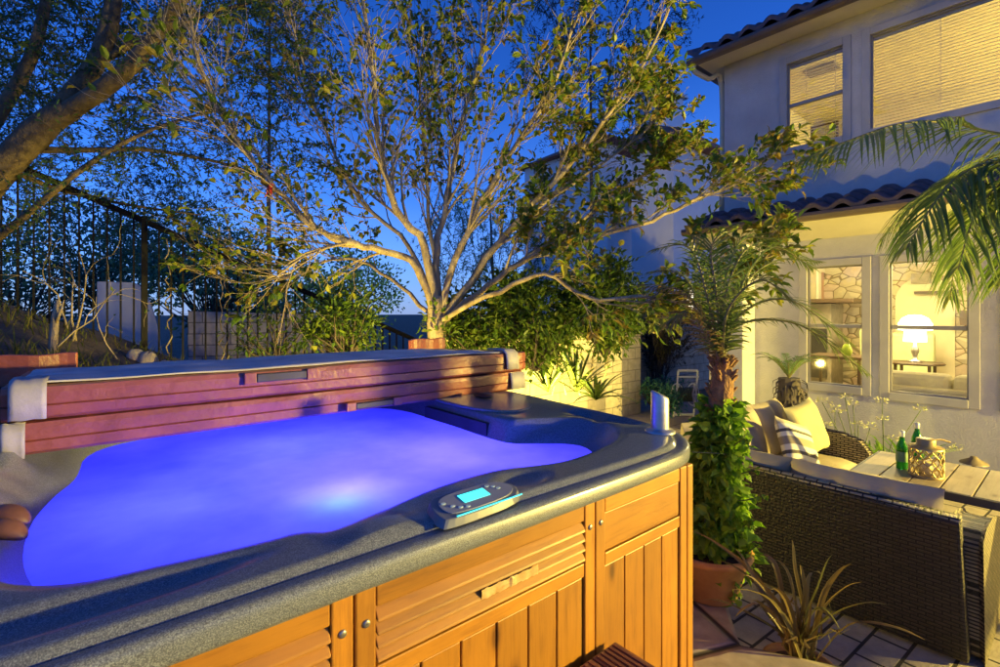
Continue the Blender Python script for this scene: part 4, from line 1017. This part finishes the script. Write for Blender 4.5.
# ---------------------------------------------------------------- neighbour house
nb = thing('neighbour_house', (12,9,0), 'pale neighbouring house with brown tiled eave behind the tree', 'house')
MB().box(10.95,16,6.5,7.7,-.05,5.85).build('wing', M['farwall'], nb)
MB().box(13.0,19,10.05,14,-.05,7.2).build('wall', M['farwall'], nb)
m_ = MB(); m_.hexa([(10.6,6.1,5.86),(16.4,6.1,5.86),(16.4,8.0,5.86),(10.6,8.0,5.86),(10.6,6.1,5.98),(16.4,6.1,5.98),(16.0,7.6,6.7),(11.4,7.6,6.7)]); m_.build('roof', M['fartile'], nb)
m_ = MB(); m_.hexa([(12.7,9.7,7.21),(19.3,9.7,7.21),(19.3,14.3,7.21),(12.7,14.3,7.21),(12.7,9.7,7.3),(19.3,9.7,7.3),(17.5,12,8.2),(14.5,12,8.2)]); m_.build('main_roof', M['fartile'], nb)
MB().box(12.4,13.6,7.75,8.6,6.0,8.0).box(12.3,13.7,7.65,8.7,8.002,8.1).build('chimney', M['farwall'], nb)
for x0, z0 in ((13.4,4.4),(14.4,4.4)):
    w = MB().box(x0,x0+.7,10.0,10.045,z0,z0+1.3).build('window', M['trim'], nb); MB().box(x0+.06,x0+.64,9.985,9.998,z0+.06,z0+1.24).build('pane', M['sash'], w)
c = at(693,312,12.2); lt = thing('wall_lantern', (c.x, 6.38, c.z), 'pale glass wall lantern with black frame on the neighbouring house', 'wall lantern')
cx = c.x; MB().box(cx-.22,cx+.26,6.36,6.49,c.z+.66,c.z+.72).box(cx+.20,cx+.26,6.36,6.49,c.z-.02,c.z+.66).box(cx-.22,cx+.26,6.36,6.49,c.z-.06,c.z-.02).build('cage', M['iron'], lt)
MB().box(cx-.18,cx+.19,6.38,6.48,c.z,c.z+.64).build('glass', M['farpane'], lt)
# ================================================================ patio furniture
def puff(c, ax, ay, w, h, t, mt, name, parent=None, tuft=0, loc=None, label=None, nseg=18, edge=.10):
    "soft cushion: c centre, ax/ay in-plane unit axes, t full thickness"
    az = ax.cross(ay); m_ = MB(); uv = []
    for side in (1, -1):
        rows = []
        for j in range(nseg+1):
            row = []
            for i in range(nseg+1):
                a, b_ = -1+2*i/nseg, -1+2*j/nseg
                th = ((1-abs(a)**3.5)*(1-abs(b_)**3.5))**.5
                pin = 1 - edge*(1-abs(b_)**2)*abs(a)**6*1.0
                pin2 = 1 - edge*(1-abs(a)**2)*abs(b_)**6*1.0
                z = side*(t*.5*th)
                if tuft: z *= (1 - .38*abs(math.sin(math.pi*tuft*(a+1)/2+math.pi/2))**14*1)
                z += .006*noise.noise(Vector((a*2.5+c.x*7, b_*2.5, side)))
                row.append(tuple(c + ax*(a*w/2*pin) + ay*(b_*h/2*pin2) + az*z)); uv.append(((a+1)/2, (b_+1)/2))
            rows.append(row)
        n0 = len(m_.v); m_.grid(rows if side > 0 else [r[::-1] for r in rows])
        if side < 0:
            k = len(uv)-(nseg+1)**2
            blk = uv[k:]; blk = [blk[j*(nseg+1)+(nseg-i)] for j in range(nseg+1) for i in range(nseg+1)]; uv[k:] = blk
    m_.uv = uv
    return m_.build(name, mt, parent, loc=loc, smooth=True)
X, Y, Z = Vector((1,0,0)), Vector((0,1,0)), Vector((0,0,1))
# near settee, back to the tub
s1 = thing('wicker_settee', (3.55,1.05,0), 'brown wicker settee seen from behind, its back towards the hot tub', 'settee', 'wicker settees on the patio')
V0, V1 = .34, 1.98
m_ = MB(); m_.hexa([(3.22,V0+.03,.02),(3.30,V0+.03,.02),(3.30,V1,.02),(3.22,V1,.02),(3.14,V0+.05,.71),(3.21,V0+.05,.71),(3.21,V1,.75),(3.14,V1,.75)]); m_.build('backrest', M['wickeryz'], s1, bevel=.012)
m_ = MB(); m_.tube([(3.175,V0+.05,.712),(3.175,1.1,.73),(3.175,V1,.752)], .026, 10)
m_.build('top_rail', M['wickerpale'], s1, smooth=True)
# curved arm at the near end
def arm(v0, v1, root, mt):
    pr = [(3.245,.60),(3.34,.635),(3.5,.63),(3.7,.60),(3.86,.555),(3.94,.48),(3.965,.38),(3.955,.2),(3.94,.02),(3.31,.02)]
    m_ = MB(); m_.grid([[(a,v0,b_) for a,b_ in pr],[(a,v1,b_) for a,b_ in pr]], closed=True); n = len(pr)
    m_.f.append(tuple(range(n))); m_.f.append(tuple(range(n,2*n))[::-1])
    return m_.build('arm', mt, root, bevel=.02)
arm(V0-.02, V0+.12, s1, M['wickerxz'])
MB().box(3.31,3.92,V0+.125,V1-.125,.08,.30).build('seat_base', M['wickerpale'], s1, bevel=.02)
for k in range(2):
    v = lerp(V0+.13, V1-.13, (k+.5)/2); w = (V1-V0-.27)/2
    puff(Vector((3.62,v,.37)), Y, X*-1, w, .6, .17, M['cushion'], 'seat_cushion', s1)
    puff(Vector((3.30,v,.60)), Y, (Z*.97-X*.2).normalized(), w*1.04, .46, .19, M['cushion'], 'back_cushion', s1, tuft=3, edge=.04)
# far settee facing the camera
s2 = thing('wicker_settee', (4.5,1.7,0), 'wicker settee with tan tufted cushions facing the table, under the palm and fern', 'settee', 'wicker settees on the patio')
U0_, U1_ = 3.97, 5.22; VB = 1.93
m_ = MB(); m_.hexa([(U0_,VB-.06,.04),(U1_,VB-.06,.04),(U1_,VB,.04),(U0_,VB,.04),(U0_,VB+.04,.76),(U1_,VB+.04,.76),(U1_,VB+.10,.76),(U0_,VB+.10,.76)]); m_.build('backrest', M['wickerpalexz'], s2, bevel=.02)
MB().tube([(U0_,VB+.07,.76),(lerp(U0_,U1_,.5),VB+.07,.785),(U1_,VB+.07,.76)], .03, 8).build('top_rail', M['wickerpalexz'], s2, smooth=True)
def arm2(u0, u1):
    pr = [(VB-.02,.58),(VB-.2,.62),(VB-.5,.60),(VB-.64,.56),(VB-.70,.48),(VB-.71,.3),(VB-.70,.03),(VB-.02,.03)]
    m_ = MB(); m_.grid([[(u0,a,b_) for a,b_ in pr],[(u1,a,b_) for a,b_ in pr]], closed=True); n = len(pr)
    m_.f.append(tuple(range(n))); m_.f.append(tuple(range(n,2*n))[::-1]); m_.build('arm', M['wickerpale'], s2, bevel=.02)
arm2(U1_-.09, U1_+.02)
MB().box(U0_+.095,U1_-.095,VB-.68,VB-.07,.08,.29).build('seat_base', M['wickerpalexz'], s2, bevel=.02)
for k in range(2):
    u = lerp(U0_+.0, U1_-.1, (k+.5)/2); w = (U1_-U0_-.1)/2
    puff(Vector((u,VB-.37,.36)), X, Y, w, .64, .18, M['cushion'], 'seat_cushion', s2)
for k in range(3):
    u = lerp(3.42, U1_-.1, (k+.5)/3); w = (U1_-.1-3.42)/3
    puff(Vector((u,VB-.04,.63)), X, (Z*.96+Y*.28).normalized(), w*1.02, .50, .22, M['cushion'], 'back_cushion', s2, tuft=2, edge=.05)
def throw(c, ax, ay, w, h, t, mt, label):
    o = puff(c, ax, ay, w, h, t, mt, 'throw_pillow', loc=(c.x,c.y,c.z-h/2), edge=.09); tag(o, label, 'pillow', 'throw pillows on the far settee'); return o
throw(Vector((4.86,1.60,.68)), (X*.96-Y*.12+Z*.12).normalized(), (Z*.93+Y*.32-X*.06).normalized(), .46, .46, .16, M['olivepillow'], 'plain olive square pillow propped on the far settee')
throw(Vector((4.42,1.52,.62)), (X*.9-Y*.25-Z*.30).normalized(), (Z*.86+Y*.35+X*.26).normalized(), .40, .40, .14, M['stripe'], 'striped cream and grey pillow leaning beside the olive pillow')
throw(Vector((3.62,1.60,.58)), (X*.9+Y*.1+Z*.2).normalized(), (Z*.9+Y*.35-X*.18).normalized(), .38, .38, .14, M['stripe'], 'striped pillow half hidden behind the palm trunk and ivy')
# table
tbz = .65
tt = thing('patio_table', (4.25,.0,0), 'slatted tan patio table with dark metal frame', 'table')
k = 0; v = 1.02
while v > -1.2:
    MB().box(3.88,4.615,v-.145,v-.004,tbz-.02,tbz).build('slat', M['tabletop'], tt, bevel=.003); v -= .148; k += 1
MB().box(3.865,3.879,v+.14,1.035,tbz-.05,tbz-.003).box(4.616,4.63,v+.14,1.035,tbz-.05,tbz-.003).box(3.8795,4.6155,1.018,1.033,tbz-.05,tbz-.004).box(3.88,4.61,v+.16,1.0,tbz-.045,tbz-.024).build('apron', M['tablemetal'], tt)
for x in (3.92,4.57):
    for y in (.95,-1.05): MB().box(x-.03,x+.03,y-.03,y+.03,0,tbz-.046).build('leg', M['tablemetal'], tt)
def bottle(c, label):
    t = thing('beer_bottle', c, label, 'bottle', 'green bottles on the patio table')
    MB().lathe([(0,0),(.030,0),(.032,.006),(.032,.13),(.030,.150),(.018,.185),(.0135,.20),(.0135,.235)], c, 24).build('glass_body', M['greenglass'], t, smooth=True)
    MB().lathe([(.0335,.05),(.0338,.052),(.0338,.115),(.0335,.117)], c, 24).build('paper_band', noisy('bottle band', (.10,.22,.10), (.16,.28,.14), 20, .6, 40, 0), t, smooth=True)
    MB().lathe([(.0148,.215),(.0155,.22),(.0165,.245),(.015,.256),(.0,.257)], c, 20).build('cap', M['foil'], t, smooth=True)
b1 = at(902, 467, 3.32); bottle((b1.x, b1.y, tbz), 'green glass bottle standing in full view beside the brass lantern')
b1 = at(917, 458, 3.55); bottle((b1.x, b1.y, tbz), 'green glass bottle half hidden behind the brass lantern')
lc = at(926, 474, 3.17); lc.z = tbz
ln = thing('brass_lantern', lc, 'brass lattice candle lantern standing on the patio table', 'lantern')
m_ = MB(); r = .086; h = .185
nk = 12
for k in range(nk):
    for s in (1,-1):
        pts = []
        for i in range(25):
            t = i/24; a = 2*math.pi*(k+.5)/nk + s*(math.pi/nk)*math.sin(t*math.pi*2.5+math.pi/2*0)*.98
            pts.append(lc + Vector((r*math.cos(a), r*math.sin(a), .012+t*(h-.02))))
        m_.tube(pts, .0042, 5)
m_.build('lattice', M['lanternmetal'], ln, smooth=True)
MB().lathe([(.088,0),(.092,.004),(.092,.014),(.086,.016),(.0,.012)], lc, 32).build('base', M['lanternmetal'], ln, smooth=True)
MB().lathe([(.092,h-.008),(.092,h),(.086,h+.006),(.05,h+.012),(.05,h+.05),(.046,h+.054),(.0,h+.05)], lc, 32).build('lid', M['lanternmetal'], ln, smooth=True)
MB().tube([lc+Vector((.05,-.02,h+.04)), lc+Vector((.09,-.06,h+.045)), lc+Vector((.12,-.10,h+.03))], .006, 6).build('handle', M['lanternmetal'], ln)
MB().lathe([(0,.016),(.035,.016),(.035,.09),(.0,.092)], lc, 24).build('candle', noisy('wax', (.6,.5,.25), (.66,.56,.3), 5, .5, 30, 0), ln, smooth=True)
# path light
pc = at(974, 470, 4.6); pl = thing('path_light', (pc.x,pc.y,0), 'bronze mushroom path light standing beyond the patio table', 'path light')
MB().tube([(pc.x,pc.y,0),(pc.x,pc.y,pc.z+.07)], .016, 10).build('stake', M['bronze'], pl); MB().lathe([(.105,.06),(.10,.072),(.03,.11),(.025,.125),(.0,.127)], (pc.x,pc.y,pc.z), 28).build('shade', M['bronze'], pl, smooth=True)
# ================================================================ potted palm with ivy
PC = Vector((2.47, 1.27, .255))
pot = thing('terracotta_pot', PC, 'large terracotta pot with dripping patina beside the hot tub corner', 'pot')
MB().lathe([(0,0),(.135,0),(.14,.01),(.19,.19),(.205,.2),(.215,.215),(.215,.235),(.20,.24),(.19,.235),(.185,.2)], PC, 40).build('body', M['terracotta'], pot, smooth=True)
MB().lathe([(0,.205),(.19,.205)], PC, 24).build('soil', M['soil'], pot)
pm = thing('potted_palm', PC+Vector((0,0,.2)), 'young palm with shaggy trunk rising from the terracotta pot', 'palm')
def palm_frond(pts, nl, ll, lw, rib, lfm, droopz=.6, taper=True, vee=.35):
    n = len(pts)
    for i in range(nl):
        t = .08 + .9*i/(nl-1); k = min(n-2, int(t*(n-1))); p = pts[k].lerp(pts[k+1], t*(n-1)-k)
        d = (pts[k+1]-pts[k]).normalized(); sd = d.cross(Z)
        if sd.length < .05: sd = d.orthogonal()
        sd.normalize(); upv = sd.cross(d)
        l = ll*(math.sin(math.pi*min(1,(t*.86+.14)))**.6)*random.uniform(.85,1.1)
        for s in (1,-1):
            dirn = (sd*s*(.9-.35*t) + d*(.45+.5*t) + upv*vee + rv(.10)).normalized()
            q = [p, p+dirn*l*.35-Z*l*droopz*.06, p+dirn*l*.7-Z*l*droopz*.22, p+dirn*l-Z*l*droopz*.5]
            lfm.blade(q, [lw*.5, lw, lw*.7, lw*.08], dirn.cross(upv))
    rib.tube(pts, [lerp(.011,.002,i/(n-1))*(ll/.25)**.5 for i in range(n)], 5)
top = at(722, 362, 2.62)
tk = MB()
tpts = smooth_path([PC+Vector((0,0,.2)), PC.lerp(top,.4)+Vector((0,0,.1)), top-Vector((0,0,.12)), top], 4)
tk.tube(tpts, [.05,.052,.054,.056,.058,.06,.06,.06,.058,.052,.045,.035,.02], 14)
for k in range(170):
    t = random.random(); i = min(len(tpts)-2, int(t*(len(tpts)-1))); p = tpts[i]; a = random.uniform(0, 6.28)
    d = Vector((math.cos(a), math.sin(a), .5)); q = p.lerp(tpts[i+1], random.random()) + Vector((math.cos(a), math.sin(a), 0))*.05*(1-.3*t)
    tk.hexa([tuple(q+v_) for v_ in (Vector((-.012,-.012,0)),Vector((.012,-.012,0)),Vector((.012,.012,0)),Vector((-.012,.012,0)), d*.035+Vector((-.006,-.006,.02)),d*.035+Vector((.006,-.006,.02)),d*.035+Vector((.006,.006,.02)),d*.035+Vector((-.006,.006,.02)))])
tk.build('trunk', M['palmtrunk'], pm)
specs = [((708,300),(690,248),(652,250),2.5),((722,300),(740,242),(780,240),2.6),((735,300),(770,248),(812,268),2.55),((740,315),(790,300),(852,345),2.45),((738,325),(800,325),(868,375),2.5),((724,300),(748,248),(790,252),2.9),((734,300),(772,262),(822,262),2.85),((706,318),(682,275),(650,272),2.75),((728,310),(760,280),(790,300),2.3),((716,292),(712,245),(735,225),2.4)]
for a, b_, c, D in specs:
    ribm = MB(); lfm = MB()
    pts = smooth_path([top, at(*a, lerp(2.62,D,.4)), at(*b_, lerp(2.62,D,.8)), at(*c, D)], 6)
    palm_frond(pts, 38, .19, .0048, ribm, lfm, .8, vee=.2)
    r_ = ribm.build('frond', M['rachis'], pm, smooth=True); lfm.build('leaflets', M['palm'], r_)
for a, b_, c, D in (((705,320),(680,290),(640,284),2.6),((706,335),(688,312),(668,322),2.5)):
    ribm = MB(); lfm = MB(); pts = smooth_path([top, at(*a, lerp(2.62,D,.4)), at(*b_, lerp(2.62,D,.8)), at(*c, D)], 6)
    palm_frond(pts, 26, .18, .007, ribm, lfm, 1.0, vee=0)
    r_ = ribm.build('dry_frond', M['rachis'], pm, smooth=True); lfm.build('leaflets', M['palmdry'], r_)
iv = thing('ivy', PC+Vector((0,0,.2)), 'bright green ivy spilling round the palm trunk and over the pot', 'ivy')
tb = MB(); lf = MB()
for k in range(115):
    a = random.uniform(0, 6.28); z0 = random.uniform(.18, 1.0); rr = .045 + .13*max(0,.8-z0)*random.random()+.05*random.random()**3
    p = PC + (top-PC)*(z0*.75) + Vector((0,0,.05))
    pts = [p]
    for i in range(5): pts.append(p + Vector((math.cos(a), math.sin(a), 0))*rr*(i+1)/4 + Vector((0,0,.05*(i)-.022*i*i)) + rv(.012))
    tb.tube(pts, .003, 4)
    for q in pts[1:]:
        for _ in range(9): lf.leaf(q+rv(.04), rv(1)+Vector((math.cos(a), math.sin(a), -.3)), Vector((math.cos(a), math.sin(a), .8))+rv(.4), random.choice((.03,.045,.06,.085))*random.uniform(.8,1.2), random.uniform(.028,.062))
for (x, y) in ((765,495),(755,470),(752,520),(692,452),(748,440),(758,545),(735,585)):
    pts = smooth_path([PC+(top-PC)*.45+Vector((0,0,.05)), at(735,y+5,2.5), at(x,y,2.4)], 5); tb.tube(pts, .003, 4)
    for q in pts: lf.leaf(q, rv(1), rv(.5)+Z, .035, .028); lf.leaf(q, rv(1), rv(.5)+Z, .03, .025)
tb.build('stems', M['stem'], iv); lf.build('foliage', M['ivy'], iv)
# ---------------------------------------------------------------- flax pot
fc = Vector((2.44,.80,.0)); p_ = at(800,665,2.12)
fc = Vector((p_.x, p_.y, .0))
fp = thing('flower_pot', fc, 'smaller terracotta pot at the patio edge holding the bronze flax', 'pot')
MB().lathe([(0,0),(.10,0),(.13,.15),(.145,.16),(.145,.19),(.13,.19),(.12,.16)], fc, 32).build('body', M['terracotta'], fp, smooth=True)
MB().lathe([(0,.165),(.125,.165)], fc, 24).build('soil', M['soil'], fp)
m_ = MB(); root = fc+Vector((0,0,.16))
tips = [(690,530,2.35),(715,560,2.3),(735,548,2.25),(752,600,2.3),(792,540,2.15),(800,565,2.1),(851,564,1.95),(888,605,1.9),(862,582,2.0),(832,555,2.1),(770,590,2.0),(735,617,2.15),(925,640,1.95),(745,575,2.1),(760,555,2.2),(812,600,1.95),(700,600,2.2),(775,560,2.3),(840,630,1.9),(730,590,2.0),(822,575,2.2)]
for x, y, D in tips:
    tip = at(x, y, D); mid = root.lerp(tip, .5) + Vector((0,0,.06+.12*random.random())) + rv(.02)
    st_ = root+rv(.045); st_.z = root.z
    pts = smooth_path([st_, st_.lerp(mid,.5)+Vector((0,0,.04)), mid, mid.lerp(tip,.6)+Vector((0,0,.02)), tip], 3)
    n = len(pts); m_.blade(pts, [.0135*(.6+.5*math.sin(math.pi*i/(n-1)))*(1-.9*(i/(n-1))**4) for i in range(n)], (FW*.3+RT+rv(.5)))
for _ in range(26):
    a = random.uniform(0,6.28); l = random.uniform(.2,.42); d = Vector((math.cos(a),math.sin(a),0))
    pts = [root+rv(.04)*.8 + d*l*.5*t + Vector((0,0,l*(1.4*t-.7*t*t))) for t in [i/6 for i in range(7)]]
    m_.blade(pts, [.007*(1-.9*(i/6)**3) for i in range(7)], Vector((-d.y,d.x,0)))
tag(m_.build('flax_plant', M['flax'], loc=root), 'bronze flax with long pointed blades in the smaller pot', 'plant')
# ---------------------------------------------------------------- fern by the wall
fc = at(790, 400, 5.6); fr0 = thing('tree_fern', (fc.x,fc.y,.0), 'small tree fern with dark fibrous trunk against the house wall', 'fern')
t0 = at(789, 378, 5.6)
m_ = MB(); m_.tube([Vector((fc.x,fc.y,0)), Vector((fc.x,fc.y,.5)), t0], [.10,.13,.11], 12)
for k in range(120):
    a = random.uniform(0,6.28); z = random.uniform(.3, t0.z); m_.blade([Vector((fc.x+.12*math.cos(a),fc.y+.12*math.sin(a),z)), Vector((fc.x+.17*math.cos(a),fc.y+.17*math.sin(a),z-.03)), Vector((fc.x+.18*math.cos(a),fc.y+.18*math.sin(a),z-.1))], [.02,.015,.004])
m_.build('trunk', M['barkfar'], fr0)
for k in range(13):
    a = 2*math.pi*k/13+random.uniform(-.2,.2); d = Vector((math.cos(a),math.sin(a),0)); l = random.uniform(.38,.50)
    pts = [t0 + d*l*t*.8 + Vector((0,0,l*(1.35*t-.85*t*t))) for t in [i/8 for i in range(9)]]
    ribm = MB(); lfm = MB(); palm_frond(pts, 30, .075, .0036, ribm, lfm, .3, vee=.15); r_ = ribm.build('frond', M['rachis'], fr0); lfm.build('leaflets', M['fern'], r_)
# ---------------------------------------------------------------- agapanthus by the wall
G = 'agapanthus along the house wall'
for k, (x, y, D, lab, tips) in enumerate(((858,452,4.9,'agapanthus clump directly behind the settee arm, several seed heads',((822,402),(838,412),(853,405),(858,425),(870,428),(845,398))),(884,448,5.0,'agapanthus clump behind the bottles with one tall seed head',((882,402),(883,420),(921,410),(893,440))),(835,440,5.3,'agapanthus clump nearest the fern, pale flower heads',((812,420),(835,408),(800,408),(826,425))),(905,452,5.1,'agapanthus clump beside the brass lantern',((955,450),(962,446))))):
    c = at(x, y, D); c.z = .02
    t = thing('agapanthus', c, lab, 'plant', G)
    m_ = MB()
    for j in range(70):
        a = random.uniform(0,6.28); d = Vector((math.cos(a),math.sin(a),0)); l = random.uniform(.3,.5); hh = random.uniform(.9,1.9)
        o_ = c + rv(.10); o_.z = .02
        pts = [o_+d*l*.75*q+Vector((0,0,l*(hh*q-.95*q*q))) for q in [i/6 for i in range(7)]]
        m_.blade(pts, [.011*(1-.85*(i/6)**3) for i in range(7)], Vector((-d.y,d.x,0)))
    m_.build('leaves', M['ivy'], t)
    for px, py in tips:
        tp = at(px, py, D+random.uniform(-.15,.15)); s = MB(); s.tube([c, c.lerp(tp,.55)+Vector((0,0,.06)), tp], .004, 5); so = s.build('flower_stalk', M['stem'], t, smooth=True)
        f_ = MB()
        for j in range(26):
            d = rv(1); d.z = abs(d.z)*.8-.1; e = tp+d.normalized()*random.uniform(.02,.055); f_.leaf(e, d, rv(1), .028, .014)
        f_.build('flower_head', M['flower'], so)
# ---------------------------------------------------------------- big palm right
bp_c = Vector((3.62, -.62, 2.45))
bp = thing('feather_palm', Vector((bp_c.x,bp_c.y,0)), 'feather palm at the right edge with long drooping fronds before the house', 'palm')
m_ = MB(); m_.tube([Vector((bp_c.x,bp_c.y,0)), Vector((bp_c.x+.03,bp_c.y,1.2)), bp_c], [.13,.11,.09], 14); m_.build('trunk', M['palmtrunk'], bp, smooth=True)
for pl in ([(1150,150,2.6),(1000,134,3.1),(950,122,3.2),(900,124,3.1),(850,140,3.0),(800,160,3.0)],
           [(1150,160,2.5),(1020,158,2.95),(970,170,3.0),(940,195,2.9),(905,250,2.8)],
           [(1170,165,2.4),(1040,172,2.8),(1000,185,2.9),(975,215,2.8),(958,270,2.7)],
           [(1160,165,2.6),(1040,175,3.2),(985,200,3.8),(960,240,3.9),(950,300,3.9)],
           [(1180,175,2.4),(1060,200,2.8),(1020,230,3.1),(1005,280,3.0)],
           [(1150,150,2.8),(1030,145,3.4),(970,168,4.1),(915,200,4.2),(880,240,4.3)],
           [(1420,60,1.9),(1500,60,2.0),(1650,90,2.1)],
           [(1480,110,1.7),(1700,120,1.6),(1900,160,1.6)]):
    ribm = MB(); lfm = MB(); pts = smooth_path([bp_c]+[at(*q) for q in pl], 5)
    palm_frond(pts, 60, .46, .0095, ribm, lfm, 1.35, vee=.08)
    r_ = ribm.build('frond', M['rachis'], bp, smooth=True); lfm.build('leaflets', M['palm'], r_)
# ================================================================ light
w = bpy.data.worlds.new('World'); scene.world = w; w.use_nodes = True
nt = w.node_tree; bg = nt.nodes['Background']
sky = nt.nodes.new('ShaderNodeTexSky'); sky.sky_type = 'NISHITA'; sky.sun_disc = False
SEL, SROT = R(4), R(140)
sky.sun_elevation = SEL; sky.sun_rotation = SROT; sky.ozone_density = 6; sky.air_density = 1.0; sky.dust_density = .2
mx = mixc(nt, 1.0, sky.outputs[0], (.55,.75,1.25), 'MULTIPLY')
tc = nt.nodes.new('ShaderNodeTexCoord'); sx = nt.nodes.new('ShaderNodeSeparateXYZ'); nt.links.new(tc.outputs['Generated'], sx.inputs[0])
glow = ramp(nt, sx.outputs[2], [(0, (.75,1.05,2.2)), (.10, (.55,.95,2.3)), (.22, (.18,.45,1.45)), (.42, (.04,.13,.55)), (.7, (.01,.02,.15))])
mx = mixc(nt, 1.0, mx, glow, 'ADD')
nt.links.new(mx, bg.inputs[0]); bg.inputs[1].default_value = .15
sun = bpy.data.lights.new('sun', 'SUN'); sun.energy = .05; sun.angle = R(10); sun.color = (1,.8,.6)
so = bpy.data.objects.new('sun', sun); COL.objects.link(so)
sd = Vector((math.sin(SROT)*math.cos(SEL), math.cos(SROT)*math.cos(SEL), math.sin(SEL)))
so.rotation_euler = (-sd).to_track_quat('-Z','Y').to_euler()
# underwater lamps of the tub
def led(loc, col, e, r=.09):
    return lamp('tub_led', loc, col, e, r)
led((.25,1.85,.70), (.035,.05,1), 12.5); led((.75,2.3,.70), (.055,.06,1), 15.5); led((1.2,1.75,.70), (.10,.07,1), 17)
led((.68,1.62,.95), (.50,.34,1), .8, .06); led((.62,1.52,1.02), (.02,.65,1), .16, .05)
vs = scene.view_settings
vs.view_transform = 'Standard'; vs.look = 'None'; vs.exposure = 1.0; vs.gamma = 1; vs.use_curve_mapping = False
scene.cycles.max_bounces = 8; scene.cycles.diffuse_bounces = 4; scene.cycles.transparent_max_bounces = 12
scene.cycles.sample_clamp_indirect = 4
scene.cycles.use_denoising = True
